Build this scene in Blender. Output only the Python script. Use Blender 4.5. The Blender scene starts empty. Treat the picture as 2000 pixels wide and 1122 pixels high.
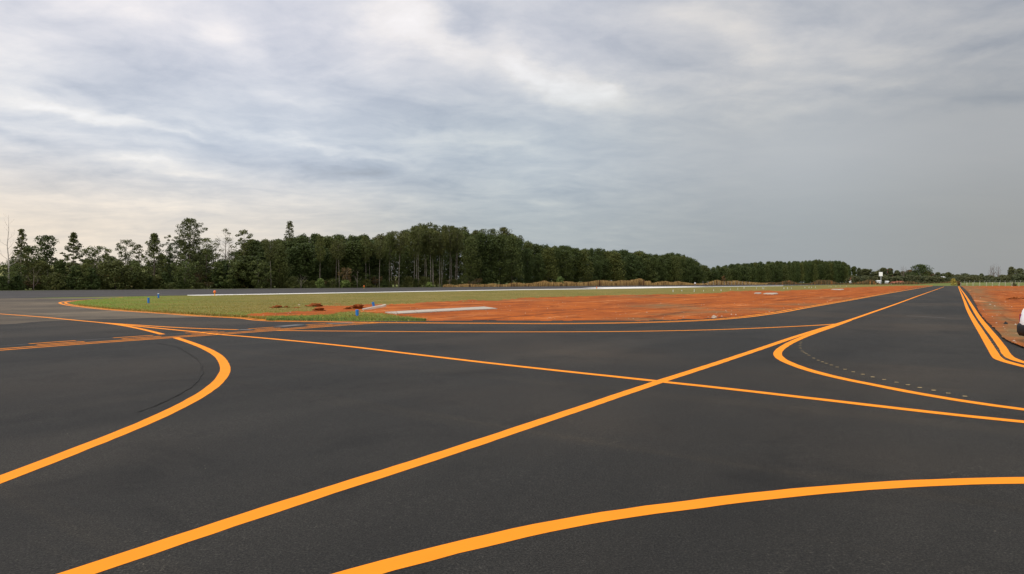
import bpy, math, random
import numpy as np
from mathutils import Vector, Matrix
R = math.radians
rng = np.random.default_rng(7); random.seed(7)
scene = bpy.context.scene
col = scene.collection
H_EYE, F, CX, CY, HY = 1.6, 1400.0, 1000.0, 561.0, 552.0
P = math.atan((CY - HY) / F); cp, sp = math.cos(P), math.sin(P)

# ------------------------------------------------------------ survey: bearing of a point -> ground position
def G(px, py, z=0.0):
    u, w = px - CX, CY - py
    dx, dy, dz = u, w * sp + F * cp, w * cp - F * sp
    t = (z - H_EYE) / dz
    return (dx * t, dy * t)
def Gn(px, py):
    w = CY - py
    dy, dz = w * sp + F * cp, w * cp - F * sp
    t = -H_EYE / dz
    return (px - CX) * t, dy * t
def at(px, Y): return ((px - CX) / F * Y, Y)          # point on a bearing at distance Y
def hgt(py, Y): return H_EYE + (HY - py) / F * Y      # height seen at that elevation

# ------------------------------------------------------------ helpers
def tag(o, label=None, cat=None, group=None, kind=None):
    if label: o['label'] = label
    if cat: o['category'] = cat
    if group: o['group'] = group
    if kind: o['kind'] = kind
    return o
def empty(name, loc=(0, 0, 0), rz=0.0):
    o = bpy.data.objects.new(name, None); o.empty_display_size = .2
    o.location = loc; o.rotation_euler = (0, 0, rz); col.objects.link(o); return o
def link_mesh(name, v, f, m, parent=None, smooth=False, tint=None):
    me = bpy.data.meshes.new(name)
    if isinstance(v, np.ndarray):
        nv, nf = len(v), len(f); k = f.shape[1]
        me.vertices.add(nv); me.vertices.foreach_set('co', v.astype(np.float32).ravel())
        me.loops.add(nf * k); me.loops.foreach_set('vertex_index', f.astype(np.int32).ravel())
        me.polygons.add(nf); me.polygons.foreach_set('loop_start', np.arange(0, nf * k, k, dtype=np.int32))
        me.polygons.foreach_set('loop_total', np.full(nf, k, dtype=np.int32))
        me.update(calc_edges=True)
    else:
        me.from_pydata(v, [], f); me.update()
    if smooth: me.polygons.foreach_set('use_smooth', [True] * len(me.polygons))
    if tint is not None:
        a = me.attributes.new('tint', 'FLOAT', 'FACE'); a.data.foreach_set('value', np.asarray(tint, dtype=np.float32))
    if m: me.materials.append(m)
    o = bpy.data.objects.new(name, me); col.objects.link(o)
    if parent: o.parent = parent
    return o
def copy_tree(o, parent=None):
    c = o.copy(); col.objects.link(c)
    if parent: c.parent = parent
    for ch in [x for x in o.children]: copy_tree(ch, c)
    return c
class MB:
    def __init__(s): s.v = []; s.f = []
    def tube(s, pts, rad, n=6, cap=True):
        base = len(s.v); pts = [Vector(p) for p in pts]
        for i, p in enumerate(pts):
            d = (pts[min(i + 1, len(pts) - 1)] - pts[max(i - 1, 0)])
            d = d.normalized() if d.length > 1e-9 else Vector((0, 0, 1))
            a = d.orthogonal().normalized() if abs(d.z) < .95 else Vector((1, 0, 0))
            a = (a - d * a.dot(d)).normalized(); b = d.cross(a)
            for k in range(n):
                t = 2 * math.pi * k / n
                s.v.append(tuple(p + (a * math.cos(t) + b * math.sin(t)) * rad[i]))
        for i in range(len(pts) - 1):
            for k in range(n):
                k2 = (k + 1) % n
                s.f.append((base + i * n + k, base + i * n + k2, base + (i + 1) * n + k2, base + (i + 1) * n + k))
        if cap:
            s.f.append(tuple(base + k for k in reversed(range(n))))
            s.f.append(tuple(base + (len(pts) - 1) * n + k for k in range(n)))
        return s
    def box(s, c, d, rz=0.0, bevel=0.0):
        b = len(s.v); cx, cy, cz = c; hx, hy, hz = d[0] / 2, d[1] / 2, d[2] / 2
        cr, sr = math.cos(rz), math.sin(rz)
        for z in (-hz, hz):
            for x, y in ((-hx, -hy), (hx, -hy), (hx, hy), (-hx, hy)):
                s.v.append((cx + x * cr - y * sr, cy + x * sr + y * cr, cz + z))
        for q in ((3, 2, 1, 0), (4, 5, 6, 7), (0, 1, 5, 4), (1, 2, 6, 5), (2, 3, 7, 6), (3, 0, 4, 7)):
            s.f.append(tuple(b + i for i in q))
        return s
    def poly(s, pts):
        b = len(s.v); s.v += [tuple(p) for p in pts]; s.f.append(tuple(range(b, b + len(pts)))); return s
    def build(s, name, m, parent=None, smooth=False): return link_mesh(name, s.v, s.f, m, parent, smooth)

_perm = rng.random((256, 256))
def vnoise(x, y):
    xi = np.floor(x).astype(int); yi = np.floor(y).astype(int); fx = x - xi; fy = y - yi
    fx = fx * fx * (3 - 2 * fx); fy = fy * fy * (3 - 2 * fy)
    a = _perm[xi & 255, yi & 255]; b = _perm[(xi + 1) & 255, yi & 255]
    c = _perm[xi & 255, (yi + 1) & 255]; d = _perm[(xi + 1) & 255, (yi + 1) & 255]
    return (a * (1 - fx) + b * fx) * (1 - fy) + (c * (1 - fx) + d * fx) * fy
def fbm(x, y, o=4):
    s = 0; a = .5; t = 0
    for i in range(o): s = s + a * vnoise(x * 2 ** i + 17 * i, y * 2 ** i + 31 * i); t += a; a *= .5
    return s / t
def inpoly(x, y, poly):
    r = np.zeros(x.shape, bool); n = len(poly)
    for i in range(n):
        x0, y0 = poly[i]; x1, y1 = poly[(i + 1) % n]
        if y0 == y1: continue
        c = ((y0 > y) != (y1 > y)) & (x < (x1 - x0) * (y - y0) / (y1 - y0) + x0)
        r ^= c
    return r

# ------------------------------------------------------------ materials
def new_mat(name):
    m = bpy.data.materials.new(name); m.use_nodes = True
    nt = m.node_tree; return m, nt, nt.nodes['Principled BSDF']
def N(nt, t, **kw):
    n = nt.nodes.new(t)
    for k, v in kw.items(): setattr(n, k, v)
    return n
def S(nt, sock, v):
    if hasattr(v, 'links') or isinstance(v, bpy.types.NodeSocket): nt.links.new(v, sock)
    else: sock.default_value = v
def coords(nt, scale=(1, 1, 1), src='Object', rot=(0, 0, 0)):
    tc = N(nt, 'ShaderNodeTexCoord')
    if src == 'World':
        g = N(nt, 'ShaderNodeNewGeometry'); out = g.outputs['Position']
    else: out = tc.outputs[src]
    mp = N(nt, 'ShaderNodeMapping')
    if rot[2]:      # turn first, then stretch
        mp.vector_type = 'TEXTURE'; scale = tuple(1 / q for q in scale); rot = (0, 0, -rot[2])
    mp.inputs['Scale'].default_value = scale; mp.inputs['Rotation'].default_value = rot
    nt.links.new(out, mp.inputs[0]); return mp.outputs[0]
def noise(nt, vec, scale, detail=4, rough=.55, dist=0.0):
    n = N(nt, 'ShaderNodeTexNoise'); nt.links.new(vec, n.inputs['Vector'])
    n.inputs['Scale'].default_value = scale; n.inputs['Detail'].default_value = detail
    n.inputs['Roughness'].default_value = rough; n.inputs['Distortion'].default_value = dist
    return n.outputs['Fac']
def mrange(nt, v, a, b, c=0.0, d=1.0, smooth=False):
    n = N(nt, 'ShaderNodeMapRange'); n.clamp = True
    if smooth: n.interpolation_type = 'SMOOTHSTEP'
    S(nt, n.inputs[0], v)
    for i, q in enumerate((a, b, c, d)): n.inputs[i + 1].default_value = q
    return n.outputs[0]
def mix(nt, fac, a, b, mode='MIX'):
    n = N(nt, 'ShaderNodeMix'); n.data_type = 'RGBA'; n.blend_type = mode
    S(nt, n.inputs[0], fac)
    for i, c in ((6, a), (7, b)):
        if isinstance(c, tuple): n.inputs[i].default_value = (*c, 1) if len(c) == 3 else c
        else: nt.links.new(c, n.inputs[i])
    return n.outputs[2]
def math_(nt, op, a, b=0.0, c=0.0):
    n = N(nt, 'ShaderNodeMath'); n.operation = op
    S(nt, n.inputs[0], a); S(nt, n.inputs[1], b); S(nt, n.inputs[2], c); return n.outputs[0]
def bump(nt, bs, h, dist, strength=1.0):
    b = N(nt, 'ShaderNodeBump'); b.inputs['Distance'].default_value = dist; b.inputs['Strength'].default_value = strength
    nt.links.new(h, b.inputs['Height']); nt.links.new(b.outputs[0], bs.inputs['Normal'])

def plain(name, c, rough=.6, var=.12, scale=6.0, metal=0.0, spec=.4):
    m, nt, bs = new_mat(name)
    f = noise(nt, coords(nt), scale, 5)
    cc = mix(nt, mrange(nt, f, .3, .7), tuple(x * (1 - var) for x in c), tuple(min(1, x * (1 + var)) for x in c))
    nt.links.new(cc, bs.inputs['Base Color']); bs.inputs['Roughness'].default_value = rough
    bs.inputs['Metallic'].default_value = metal; bs.inputs['Specular IOR Level'].default_value = spec
    return m
def asphalt(name, c0, c1, dust, dust_amt, grain=1.0):
    m, nt, bs = new_mat(name)
    w = coords(nt, src='World'); stretch = coords(nt, (1, .35, 1), 'World', (0, 0, R(31)))
    g1 = noise(nt, w, 68, 4, .8); g2 = noise(nt, w, 17, 4, .65); mot = noise(nt, stretch, .35, 5, .6, .6); big = noise(nt, w, .09, 4)
    c = mix(nt, mrange(nt, mot, .3, .72), c0, c1)
    c = mix(nt, mrange(nt, g1, .50, .72, 0, 1), c, mix(nt, 1.0, c, (1.0 + 2.4 * grain,) * 3, 'MULTIPLY'))
    c = mix(nt, mrange(nt, g1, .34, .48, min(1, 1.2 * grain), 0), c, (.006, .006, .006))
    c = mix(nt, mrange(nt, g2, .35, .65, .0, .5), c, mix(nt, 1.0, c, (.6, .6, .6), 'MULTIPLY'))
    d = mrange(nt, big, .42, .72, 0, dust_amt, True)
    c = mix(nt, d, c, dust)
    # patches where the surface is coarser and its grains are paler
    coarse = noise(nt, w, .8, 4, .6, .5); g3 = noise(nt, w, 30, 3, .75)
    cf = math_(nt, 'MULTIPLY', mrange(nt, coarse, .45, .62, 0, 1, True), mrange(nt, g3, .55, .68, 0, .8))
    c = mix(nt, cf, c, mix(nt, 1.0, c, (2.1, 2.05, 2.0), 'MULTIPLY'))
    c = mix(nt, mrange(nt, g3, .38, .30, 0, .7), c, (.007, .007, .007))
    # paver-lane tone changes, old scuffs
    lane = noise(nt, coords(nt, (.22, .012, 1), 'World', (0, 0, R(31))), 1.0, 3, .6)
    c = mix(nt, mrange(nt, lane, .42, .56, 0, .8, True), c, mix(nt, 1.0, c, (.70, .72, .75), 'MULTIPLY'))
    blot = noise(nt, w, .55, 6, .7, .8)
    c = mix(nt, mrange(nt, blot, .53, .68, 0, .8), c, mix(nt, 1.0, c, (.55, .56, .57), 'MULTIPLY'))
    sc1 = noise(nt, coords(nt, (.9, .03, 1), 'World', (0, 0, R(-52))), 1.0, 4, .7, .4)
    c = mix(nt, mrange(nt, sc1, .56, .68, 0, .7), c, mix(nt, 1.0, c, (1.40, 1.30, 1.16), 'MULTIPLY'))
    # lighter single aggregate stones
    vo = N(nt, 'ShaderNodeTexVoronoi'); nt.links.new(w, vo.inputs['Vector']); vo.inputs['Scale'].default_value = 16
    dot = mrange(nt, vo.outputs['Distance'], .05, .1, 1, 0)
    sel = noise(nt, w, 2.1, 2)
    dot = math_(nt, 'MULTIPLY', dot, mrange(nt, sel, .62, .7, 0, .75))
    c = mix(nt, dot, c, (.30, .26, .20))
    nt.links.new(c, bs.inputs['Base Color'])
    bs.inputs['Roughness'].default_value = .85; bs.inputs['Specular IOR Level'].default_value = .22
    bump(nt, bs, g1, .012, min(1, 1.2 * grain))
    return m
M = {}
M['asphalt'] = asphalt('new_asphalt', (.0175, .0166, .0140), (.034, .0310, .0255), (.068, .050, .032), .6)
M['old'] = asphalt('dusty_asphalt', (.070, .055, .038), (.13, .098, .062), (.20, .155, .10), .8, .35)
M['runway'] = asphalt('runway_asphalt', (.042, .037, .033), (.056, .050, .045), (.08, .07, .06), .3, .3)
def paint(name, c, wear=.5):
    m, nt, bs = new_mat(name); w = coords(nt, src='World')
    g = noise(nt, w, 90, 3, .7); a = noise(nt, w, 3.0, 4)
    cc = mix(nt, mrange(nt, a, .3, .7), c, tuple(x * .93 for x in c))
    cc = mix(nt, mrange(nt, math_(nt, 'ADD', g, math_(nt, 'MULTIPLY', a, .32)), .40, .48, wear, 0), cc, (.10, .075, .04))
    nt.links.new(cc, bs.inputs['Base Color']); bs.inputs['Roughness'].default_value = .75; bs.inputs['Specular IOR Level'].default_value = .10
    bump(nt, bs, g, .003, .4); return m
M['orange'] = paint('orange_yellow_paint', (.88, .272, .013))
M['white_line'] = paint('white_paint', (.70, .67, .61), .3)
M['chalk'] = paint('chalk', (.15, .145, .14), .9)
M['tick'] = paint('tick', (.60, .44, .20), .5)
M['tyre_mark'] = asphalt('tyre_mark', (.0168, .0159, .0135), (.0325, .0297, .0244), (.05, .04, .03), .6)

def ground_mat(name, stops, fine_dark, scale=.25, fine=3.0, tintattr=False, bdist=.05, tintcol=None, stretch=(1, 1, 1)):
    m, nt, bs = new_mat(name); w = coords(nt, stretch, 'World')
    a = noise(nt, w, scale, 6, .62); f = noise(nt, w, fine, 5, .65); x = noise(nt, w, fine * 5, 3, .6)
    r = N(nt, 'ShaderNodeValToRGB'); nt.links.new(a, r.inputs[0])
    el = r.color_ramp.elements
    for i, (p, c) in enumerate(stops):
        e = el[i] if i < 2 else el.new(p)
        e.position = p; e.color = (*c, 1)
    c = mix(nt, mrange(nt, f, .34, .56, .75, 0), r.outputs[0], fine_dark)
    c = mix(nt, mrange(nt, x, .35, .65, .35, 0), c, mix(nt, 1.0, c, (.5, .5, .5), 'MULTIPLY'))
    if tintattr:
        at_ = N(nt, 'ShaderNodeAttribute'); at_.attribute_name = 'tint'
        c = mix(nt, at_.outputs['Fac'], c, mix(nt, mrange(nt, f, .4, .6), tintcol[0], tintcol[1]))
    if name == 'red_earth':      # wheel ruts and wash lines along the runway
        rt = noise(nt, coords(nt, (.9, .05, 1), 'World', (0, 0, R(31))), 1.0, 5, .65, .5)
        c = mix(nt, mrange(nt, rt, .54, .64, 0, .7), c, mix(nt, 1.0, c, (.5, .45, .5), 'MULTIPLY'))
        c = mix(nt, mrange(nt, rt, .40, .33, 0, .55), c, (.62, .27, .10))
    nt.links.new(c, bs.inputs['Base Color']); bs.inputs['Roughness'].default_value = .95; bs.inputs['Specular IOR Level'].default_value = .1
    bump(nt, bs, f, bdist, .8); return m
M['grass'] = ground_mat('infield_grass', [(.30, (.13, .135, .025)), (.62, (.255, .195, .055)), (.45, (.19, .165, .036)), (.75, (.34, .235, .09))], (.12, .095, .028), .16, 2.6, True, .05, ((.085, .16, .014), (.135, .19, .02)))
M['earth'] = ground_mat('red_earth', [(.28, (.20, .050, .010)), (.44, (.36, .084, .011)), (.60, (.47, .118, .014)), (.78, (.54, .175, .038))], (.17, .045, .010), .30, 1.1, True, .05, ((.155, .105, .045), (.20, .12, .05)), (.55, 1, 1))
M['clod'] = ground_mat('dug_earth', [(.3, (.24, .068, .018)), (.6, (.34, .105, .028)), (.75, (.42, .17, .06))], (.17, .050, .015), 1.8, 9)
M['field'] = ground_mat('field', [(.3, (.10, .145, .03)), (.5, (.15, .175, .04)), (.7, (.24, .20, .07))], (.09, .10, .03), .03, .35)
M['hill'] = ground_mat('hill_pasture', [(.3, (.20, .22, .07)), (.6, (.30, .29, .10)), (.8, (.36, .30, .13))], (.10, .12, .05), .02, .08)
M['concrete'] = ground_mat('pale_concrete', [(.3, (.42, .37, .30)), (.6, (.50, .45, .37)), (.8, (.55, .50, .43))], (.38, .32, .25), .8, 8, False, .01)
M['dullconcrete'] = plain('dull_concrete', (.36, .31, .25), .9, .2, 3)
M['gravel'] = plain('pale_stone', (.42, .34, .26), .9, .3, 4)

def leaf(name, lo, hi, odd=None, trans=.18):
    m, nt, bs = new_mat(name)
    a = N(nt, 'ShaderNodeAttribute'); a.attribute_name = 'tint'
    oi = N(nt, 'ShaderNodeObjectInfo')
    big = noise(nt, coords(nt), .5, 3)
    f = math_(nt, 'ADD', math_(nt, 'MULTIPLY', a.outputs['Fac'], .75), math_(nt, 'MULTIPLY', big, .35))
    c = mix(nt, mrange(nt, f, .1, 1.0), lo, hi)
    if odd: c = mix(nt, mrange(nt, a.outputs['Fac'], .86, .92), c, odd)
    c = mix(nt, mrange(nt, oi.outputs['Random'], 0, 1, .0, .55), c, mix(nt, 1.0, c, (1.35, 1.08, .8), 'MULTIPLY'))
    nt.links.new(c, bs.inputs['Base Color']); bs.inputs['Roughness'].default_value = .65; bs.inputs['Specular IOR Level'].default_value = .2
    out = nt.nodes['Material Output']; tr = N(nt, 'ShaderNodeBsdfTranslucent'); nt.links.new(c, tr.inputs[0])
    ms = N(nt, 'ShaderNodeMixShader'); ms.inputs[0].default_value = trans
    nt.links.new(bs.outputs[0], ms.inputs[1]); nt.links.new(tr.outputs[0], ms.inputs[2]); nt.links.new(ms.outputs[0], out.inputs[0])
    return m
M['leaf_dark'] = leaf('leaf_dark', (.026, .044, .012), (.070, .096, .024))
M['leaf_mid'] = leaf('leaf_mid', (.040, .060, .017), (.110, .130, .034))
M['leaf_euc'] = leaf('leaf_eucalyptus', (.040, .052, .016), (.108, .122, .035))
M['leaf_brown'] = leaf('leaf_brownish', (.060, .052, .024), (.17, .115, .05), (.24, .11, .035))
M['leaf_bush'] = leaf('leaf_bush', (.036, .048, .013), (.105, .118, .032), (.15, .12, .042))
M['leaf_bright'] = leaf('leaf_bright', (.08, .12, .03), (.16, .22, .06))
M['leaf_far'] = leaf('leaf_far', (.050, .062, .030), (.110, .125, .055))
M['leaf_pink'] = leaf('leaf_blossom', (.040, .056, .022), (.09, .10, .04), (.42, .12, .14))
M['leaf_yellow'] = leaf('leaf_yellow', (.25, .21, .05), (.48, .40, .09))
M['straw'] = leaf('dry_straw', (.20, .13, .05), (.50, .35, .14), (.10, .05, .025), .25)
M['grass_blade'] = leaf('grass_blade', (.15, .145, .025), (.30, .25, .07), (.45, .33, .13), .3)
M['bark_pale'] = plain('bark_pale', (.22, .185, .15), .9, .35, 1.2)
M['bark_dead'] = plain('bark_dead', (.42, .38, .33), .9, .25, 1.5)
M['bark_dark'] = plain('bark_dark', (.10, .078, .058), .95, .35, 1.5)
M['bark_red'] = plain('bark_red', (.20, .12, .08), .95, .3, 1.5)
M['twig'] = plain('twig_grey', (.15, .115, .10), .95, .2, 1.5)
M['blue'] = plain('blue_plastic', (.014, .14, .42), .45, .06, 3)
M['whitep'] = plain('white_plastic', (.78, .78, .76), .5, .05, 3)
M['orangep'] = plain('orange_glass', (.80, .16, .02), .3, .1, 3)
M['yellowp'] = plain('yellow_metal', (.80, .42, .03), .5, .1, 3)
M['post'] = plain('weathered_white_post', (.50, .50, .41), .8, .15, 3)
M['farpost'] = plain('pale_grey_post', (.36, .37, .32), .9, .2, 3)
M['greypost'] = plain('weathered_grey_post', (.26, .25, .23), .9, .2, 3)
M['wire'] = plain('fence_wire', (.42, .45, .40), .5, .1, 3)
M['tile'] = plain('red_roof_tile', (.28, .09, .05), .9, .2, 2)
M['wall'] = plain('cream_wall', (.62, .56, .48), .9, .1, 1)
M['steel'] = plain('grey_steel', (.40, .41, .42), .5, .1, 2)
M['carwhite'] = plain('white_car_paint', (.80, .81, .82), .22, .02, 1, 0, .5)
M['blackp'] = plain('black_plastic', (.010, .0105, .011), .7, .2, 8)
M['glass'] = plain('dark_glass', (.02, .025, .03), .06, .1, 1, 0, .6)
M['tyre'] = plain('tyre_rubber', (.016, .016, .016), .9, .2, 10)
M['rim'] = plain('wheel_rim', (.5, .5, .52), .3, .05, 3, .8)
M['lens'] = plain('lamp_lens', (.55, .57, .60), .12, .05, 3)
M['redlens'] = plain('tail_lamp_red', (.25, .015, .06), .15, .1, 3)
M['amber'] = plain('amber_lens', (.7, .2, .02), .2, .05, 3)

# ------------------------------------------------------------ flat sheets
def sheet(name, pts, z, m):
    from mathutils.geometry import tessellate_polygon
    v = [(x, y, z) for x, y in pts]
    tris = tessellate_polygon([[Vector(p) for p in v]])
    fs = []
    for t in tris:
        a, b, c = (Vector(v[i]) for i in t)
        fs.append(tuple(t) if (b - a).cross(c - a).z > 0 else (t[0], t[2], t[1]))
    o = link_mesh(name, v, fs, m); return tag(o, kind='structure')
def spline(pts, step=2):
    out = []; n = len(pts)
    for i in range(n - 1):
        p0 = pts[max(i - 1, 0)]; p1 = pts[i]; p2 = pts[i + 1]; p3 = pts[min(i + 2, n - 1)]
        # centripetal-ish: scale tangents by chord
        d = math.dist(p1, p2); k = max(2, min(160, int(d / step)))
        def tang(a, b, c):
            da = max(math.dist(a, b), 1e-6); db = max(math.dist(b, c), 1e-6)
            return tuple(((b[j] - a[j]) / da * db + (c[j] - b[j]) / db * da) / (da + db) for j in (0, 1))
        t1 = tang(p0, p1, p2) if i > 0 else tuple((p2[j] - p1[j]) / d for j in (0, 1))
        t2 = tang(p1, p2, p3) if i < n - 2 else tuple((p2[j] - p1[j]) / d for j in (0, 1))
        for q in range(k):
            t = q / k; h00 = 2*t**3 - 3*t*t + 1; h10 = t**3 - 2*t*t + t; h01 = -2*t**3 + 3*t*t; h11 = t**3 - t*t
            out.append(tuple(h00*p1[j] + h10*d*t1[j] + h01*p2[j] + h11*d*t2[j] for j in (0, 1)))
    out.append(pts[-1]); return out
MZ = [.0155]
def stripe(name, pts, w, m=None, off=0.0, step=6, rough=.0045):
    """painted line along a surveyed centreline, w metres wide, on the pavement"""
    world = [G(*p, .017) for p in pts]
    sm = spline(world, .16)
    MZ[0] += .0002; z = MZ[0]; v = []; f = []
    for i, p in enumerate(sm):
        a = sm[max(i - 1, 0)]; b = sm[min(i + 1, len(sm) - 1)]
        dx, dy = b[0] - a[0], b[1] - a[1]; L = math.hypot(dx, dy) or 1; nx, ny = -dy / L, dx / L
        l = off + w / 2 + random.uniform(-rough, rough); r = off - w / 2 + random.uniform(-rough, rough)
        v += [(p[0] + nx * r, p[1] + ny * r, z), (p[0] + nx * l, p[1] + ny * l, z)]
        if i: k = 2 * i; f.append((k - 2, k, k + 1, k - 1))
    o = link_mesh(name, v, f, m or M['orange']); return tag(o, kind='structure')

# ground to the horizon
gv = [(-4000, -400, 0), (4000, -400, 0), (4000, 5000, 0), (-4000, 5000, 0)]
tag(link_mesh('ground', gv, [(0, 1, 2, 3)], M['field']), kind='structure')
# runway band
n0, n1 = G(0, 583.5), G(1600, 557.3); f0, f1 = G(0, 568.2), G(1600, 555.3)
def ext(a, b, t): return (a[0] + (b[0] - a[0]) * t, a[1] + (b[1] - a[1]) * t)
sheet('runway', [ext(n0, n1, -.6), ext(n0, n1, 1.25), ext(f0, f1, 1.25), ext(f0, f1, -.6)], .006, M['runway'])
# new asphalt
A = [G(1822, 558.8), G(1877, 558.8), G(1960, 566), G(2600, 600), (60, -60), (-190, -60), ext(n0, n1, -.35), ext(n0, n1, -.1), G(0, 583), G(190, 583.1), G(500, 598), G(800, 603), G(1500, 592)]
sheet('taxiway', A, .0140, M['asphalt'])
O = [ext(n0, n1, -.15), G(0, 583.4), G(120, 583.3), G(200, 582.4), G(240, 581), G(300, 590), G(400, 612), G(430, 618.5), G(350, 621.5), G(290, 622.3), G(230, 624), G(190, 624.6), G(150, 625.4), G(115, 627), G(85, 628.5), G(60, 630.5), G(30, 633.5), G(0, 635), G(-80, 640), G(-500, 668)]
sheet('old_apron', O, .0148, M['old'])

# ------------------------------------------------------------ painted lines
stripe('taxiway_centreline', [(-60, 1190), (143.5, 1122), (350, 1053.5), (600, 971.5), (836, 896.5), (1050, 825.5), (1291, 744.5), (1400, 709.5), (1480, 683), (1556, 657.2), (1600, 643.5), (1637.6, 632.3), (1711.8, 607.5), (1793, 578.5), (1844, 560.5)], .18)
stripe('apron_curve_line', [(400, 1215), (692, 1122), (880, 1072), (1100, 1023), (1400, 979), (1600, 957.2), (1800, 943.6), (2000, 938), (2300, 942), (2700, 965)], .18)
stripe('lead_in_line', [(195, 630.2), (222, 633.4), (245, 636.8), (267, 641), (290, 646.2), (317.5, 653.3)], .18)
stripe('lead_in_line', [(343, 659.8), (372.5, 669.5), (402.5, 681.5), (421, 691.5), (431, 700), (437.8, 711.3), (439.3, 725.6), (430.7, 740.5), (410.7, 759), (379.3, 779), (328, 805.4), (256.7, 836.8), (171, 871), (85.6, 904), (0, 936.5), (-250, 1030), (-600, 1160)], .18)
stripe('lead_in_line', [(-500, 588), (-150, 603.5), (0, 613.4), (75, 619), (150, 626), (195, 630.2), (201, 630.8)], .18)
stripe('taxiway_branch_line', [(200, 630.6), (245, 635.0), (290, 639.5), (335, 644), (387.5, 649), (430, 653.6), (475, 657.2), (550, 663.8), (625, 671), (700, 679), (800, 691), (1000, 714.3), (1285, 744.8), (1450, 762.7), (1587.5, 778.5), (1725, 794.5), (1862.5, 810), (2000, 824), (2300, 852), (2800, 890)], .18)
stripe('taxiway_curve_line', [(200, 630.6), (245, 633.6), (300, 637.3), (350, 640.2), (400, 642.3), (440, 643.6), (466, 644.3)], .18)
stripe('taxiway_curve_line', [(540, 645.8), (600, 646.5), (700, 647.2), (800, 648), (900, 648.4), (1050, 648.5), (1200, 647.9), (1300, 646.5), (1400, 644.2), (1480, 641.2), (1550, 638.0), (1619, 634.2), (1636, 632.8)], .18)
stripe('turn_off_line', [(1660, 626), (1623.7, 639.2), (1591, 650.4), (1561, 662), (1534, 675.5), (1521.7, 685), (1519, 693.3), (1526, 701.2), (1546, 711), (1587.5, 725.2), (1653.9, 741.5), (1711.8, 753), (1793.8, 768.8), (1890, 784.7), (2000, 800), (2250, 828), (2700, 870)], .18)
for q in ([(1871.4, 559.6), (1874.5, 566.5), (1878.5, 575.7), (1884, 588.5), (1893, 610), (1907, 634), (1918.4, 652), (1930, 671), (1940, 687.5), (1945.5, 696.0), (1953.5, 702.6), (1971, 708.3), (2000, 715.8), (2150, 748), (2500, 810)],
          [(1873.2, 559.6), (1877.5, 566.5), (1883.5, 574.5), (1890, 584.5), (1900, 601), (1914, 622.7), (1930, 643), (1947, 664), (1960, 682), (1967.5, 693.5), (1976, 700.0), (2000, 708), (2150, 734), (2500, 780)]):
    stripe('taxiway_edge_line', q, .17)
edge = [(240, 580.8), (200, 584.2), (165, 586.3), (143, 587.7), (125, 589.6), (117, 591.6), (121, 594.2), (136, 597.3), (158, 600), (200, 604.5), (275, 610.2), (335, 614), (387, 618), (425, 619.8), (470, 622.2), (500, 625.8), (527, 627.5), (625, 629), (700, 630.4), (800, 631.3), (950, 632.3), (1110, 632.8), (1260, 630.6), (1380, 626.2), (1450, 620.8), (1500, 614.6), (1575, 601.7), (1650, 588.7), (1725, 575.2), (1787, 564.7), (1822, 559)]
stripe('taxiway_edge_line', edge, .18)
stripe('taxiway_edge_line', edge, .17, off=.36)
# runway-holding position: two solid bars, two rows of dashes
stripe('holding_bar', [(-300, 707.5), (0, 684.6), (150, 673.2), (300, 662.6), (425, 653.9), (550, 645), (675, 635.5), (745, 630.6)], .115)
stripe('holding_bar', [(-300, 704.0), (0, 681.7), (150, 670.8), (300, 660.5), (425, 651.8), (550, 642.9), (675, 633.6), (730, 630.0)], .11)
for a, b in (((56, 672.0), (148, 665.6)), ((221, 660.5), (299, 655.3)), ((362, 651.0), (425, 647.2)), ((484, 643.0), (535, 639.4)), ((588, 635.4), (636, 632.4))):
    stripe('holding_dash', [a, b], .11)
for a, b in (((72, 674.0), (165, 667.5)), ((238, 662.2), (315, 657.3)), ((374, 653.0), (438, 648.7)), ((498, 644.6), (548, 641.0)), ((600, 637.3), (650, 633.9))):
    stripe('holding_dash', [a, b], .11)
for q in ([(-60, 681), (55, 672.5)], [(150, 665.8), (219, 660.8)], [(300, 655.4), (360, 651.4)]): stripe('chalk_line', q, .04, M['chalk'], rough=.015)
stripe('chalk_line', [(466, 644.3), (492, 644.8)], .3, M['chalk'])
stripe('chalk_line', [(545, 638.4), (588, 634.6)], .5, M['chalk'])
stripe('chalk_line', [(640, 632.6), (690, 630.8)], .5, M['chalk'])
stripe('chalk_line', [(1770, 617.3), (1808, 619.2), (1845, 621.5)], .13, M['chalk'], rough=.03)
tm = [(308, 671), (342, 677), (366, 689), (385, 702), (394, 716), (395, 726), (389, 740), (376, 754), (356.5, 766.5), (314, 788), (271, 805), (225, 822), (170, 838)]
stripe('tyre_mark', tm[:11], .028, M['tyre_mark'], rough=.012)

for zx, zy in ((365, 470), (357, 484), (355, 500), (360, 520), (375, 545), (392, 556), (410, 568), (430, 580), (470, 605), (510, 623), (545, 637), (578, 649), (620, 664), (668, 681), (735, 700), (805, 722), (885, 742), (968, 765), (1065, 787), (1170, 810), (1265, 832), (1365, 855), (1482, 878), (1605, 903), (1745, 929)):
    x, y = 1480 + zx / 4.314, 560 + zy / 4.314; wd = 2.2 + (y - 665) * .022
    stripe('survey_tick', [(x - wd, y), (x + wd, y + .3)], .035, M['tick'], rough=.006)
for k in range(14):
    t = k / 13; x = 1921 + 42 * t ** 1.05; y = 648 + 53 * t
    stripe('survey_tick', [(x - 1.6 - t, y), (x + 1.6 + t, y + .2)], .03, M['tick'], rough=.006)
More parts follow.
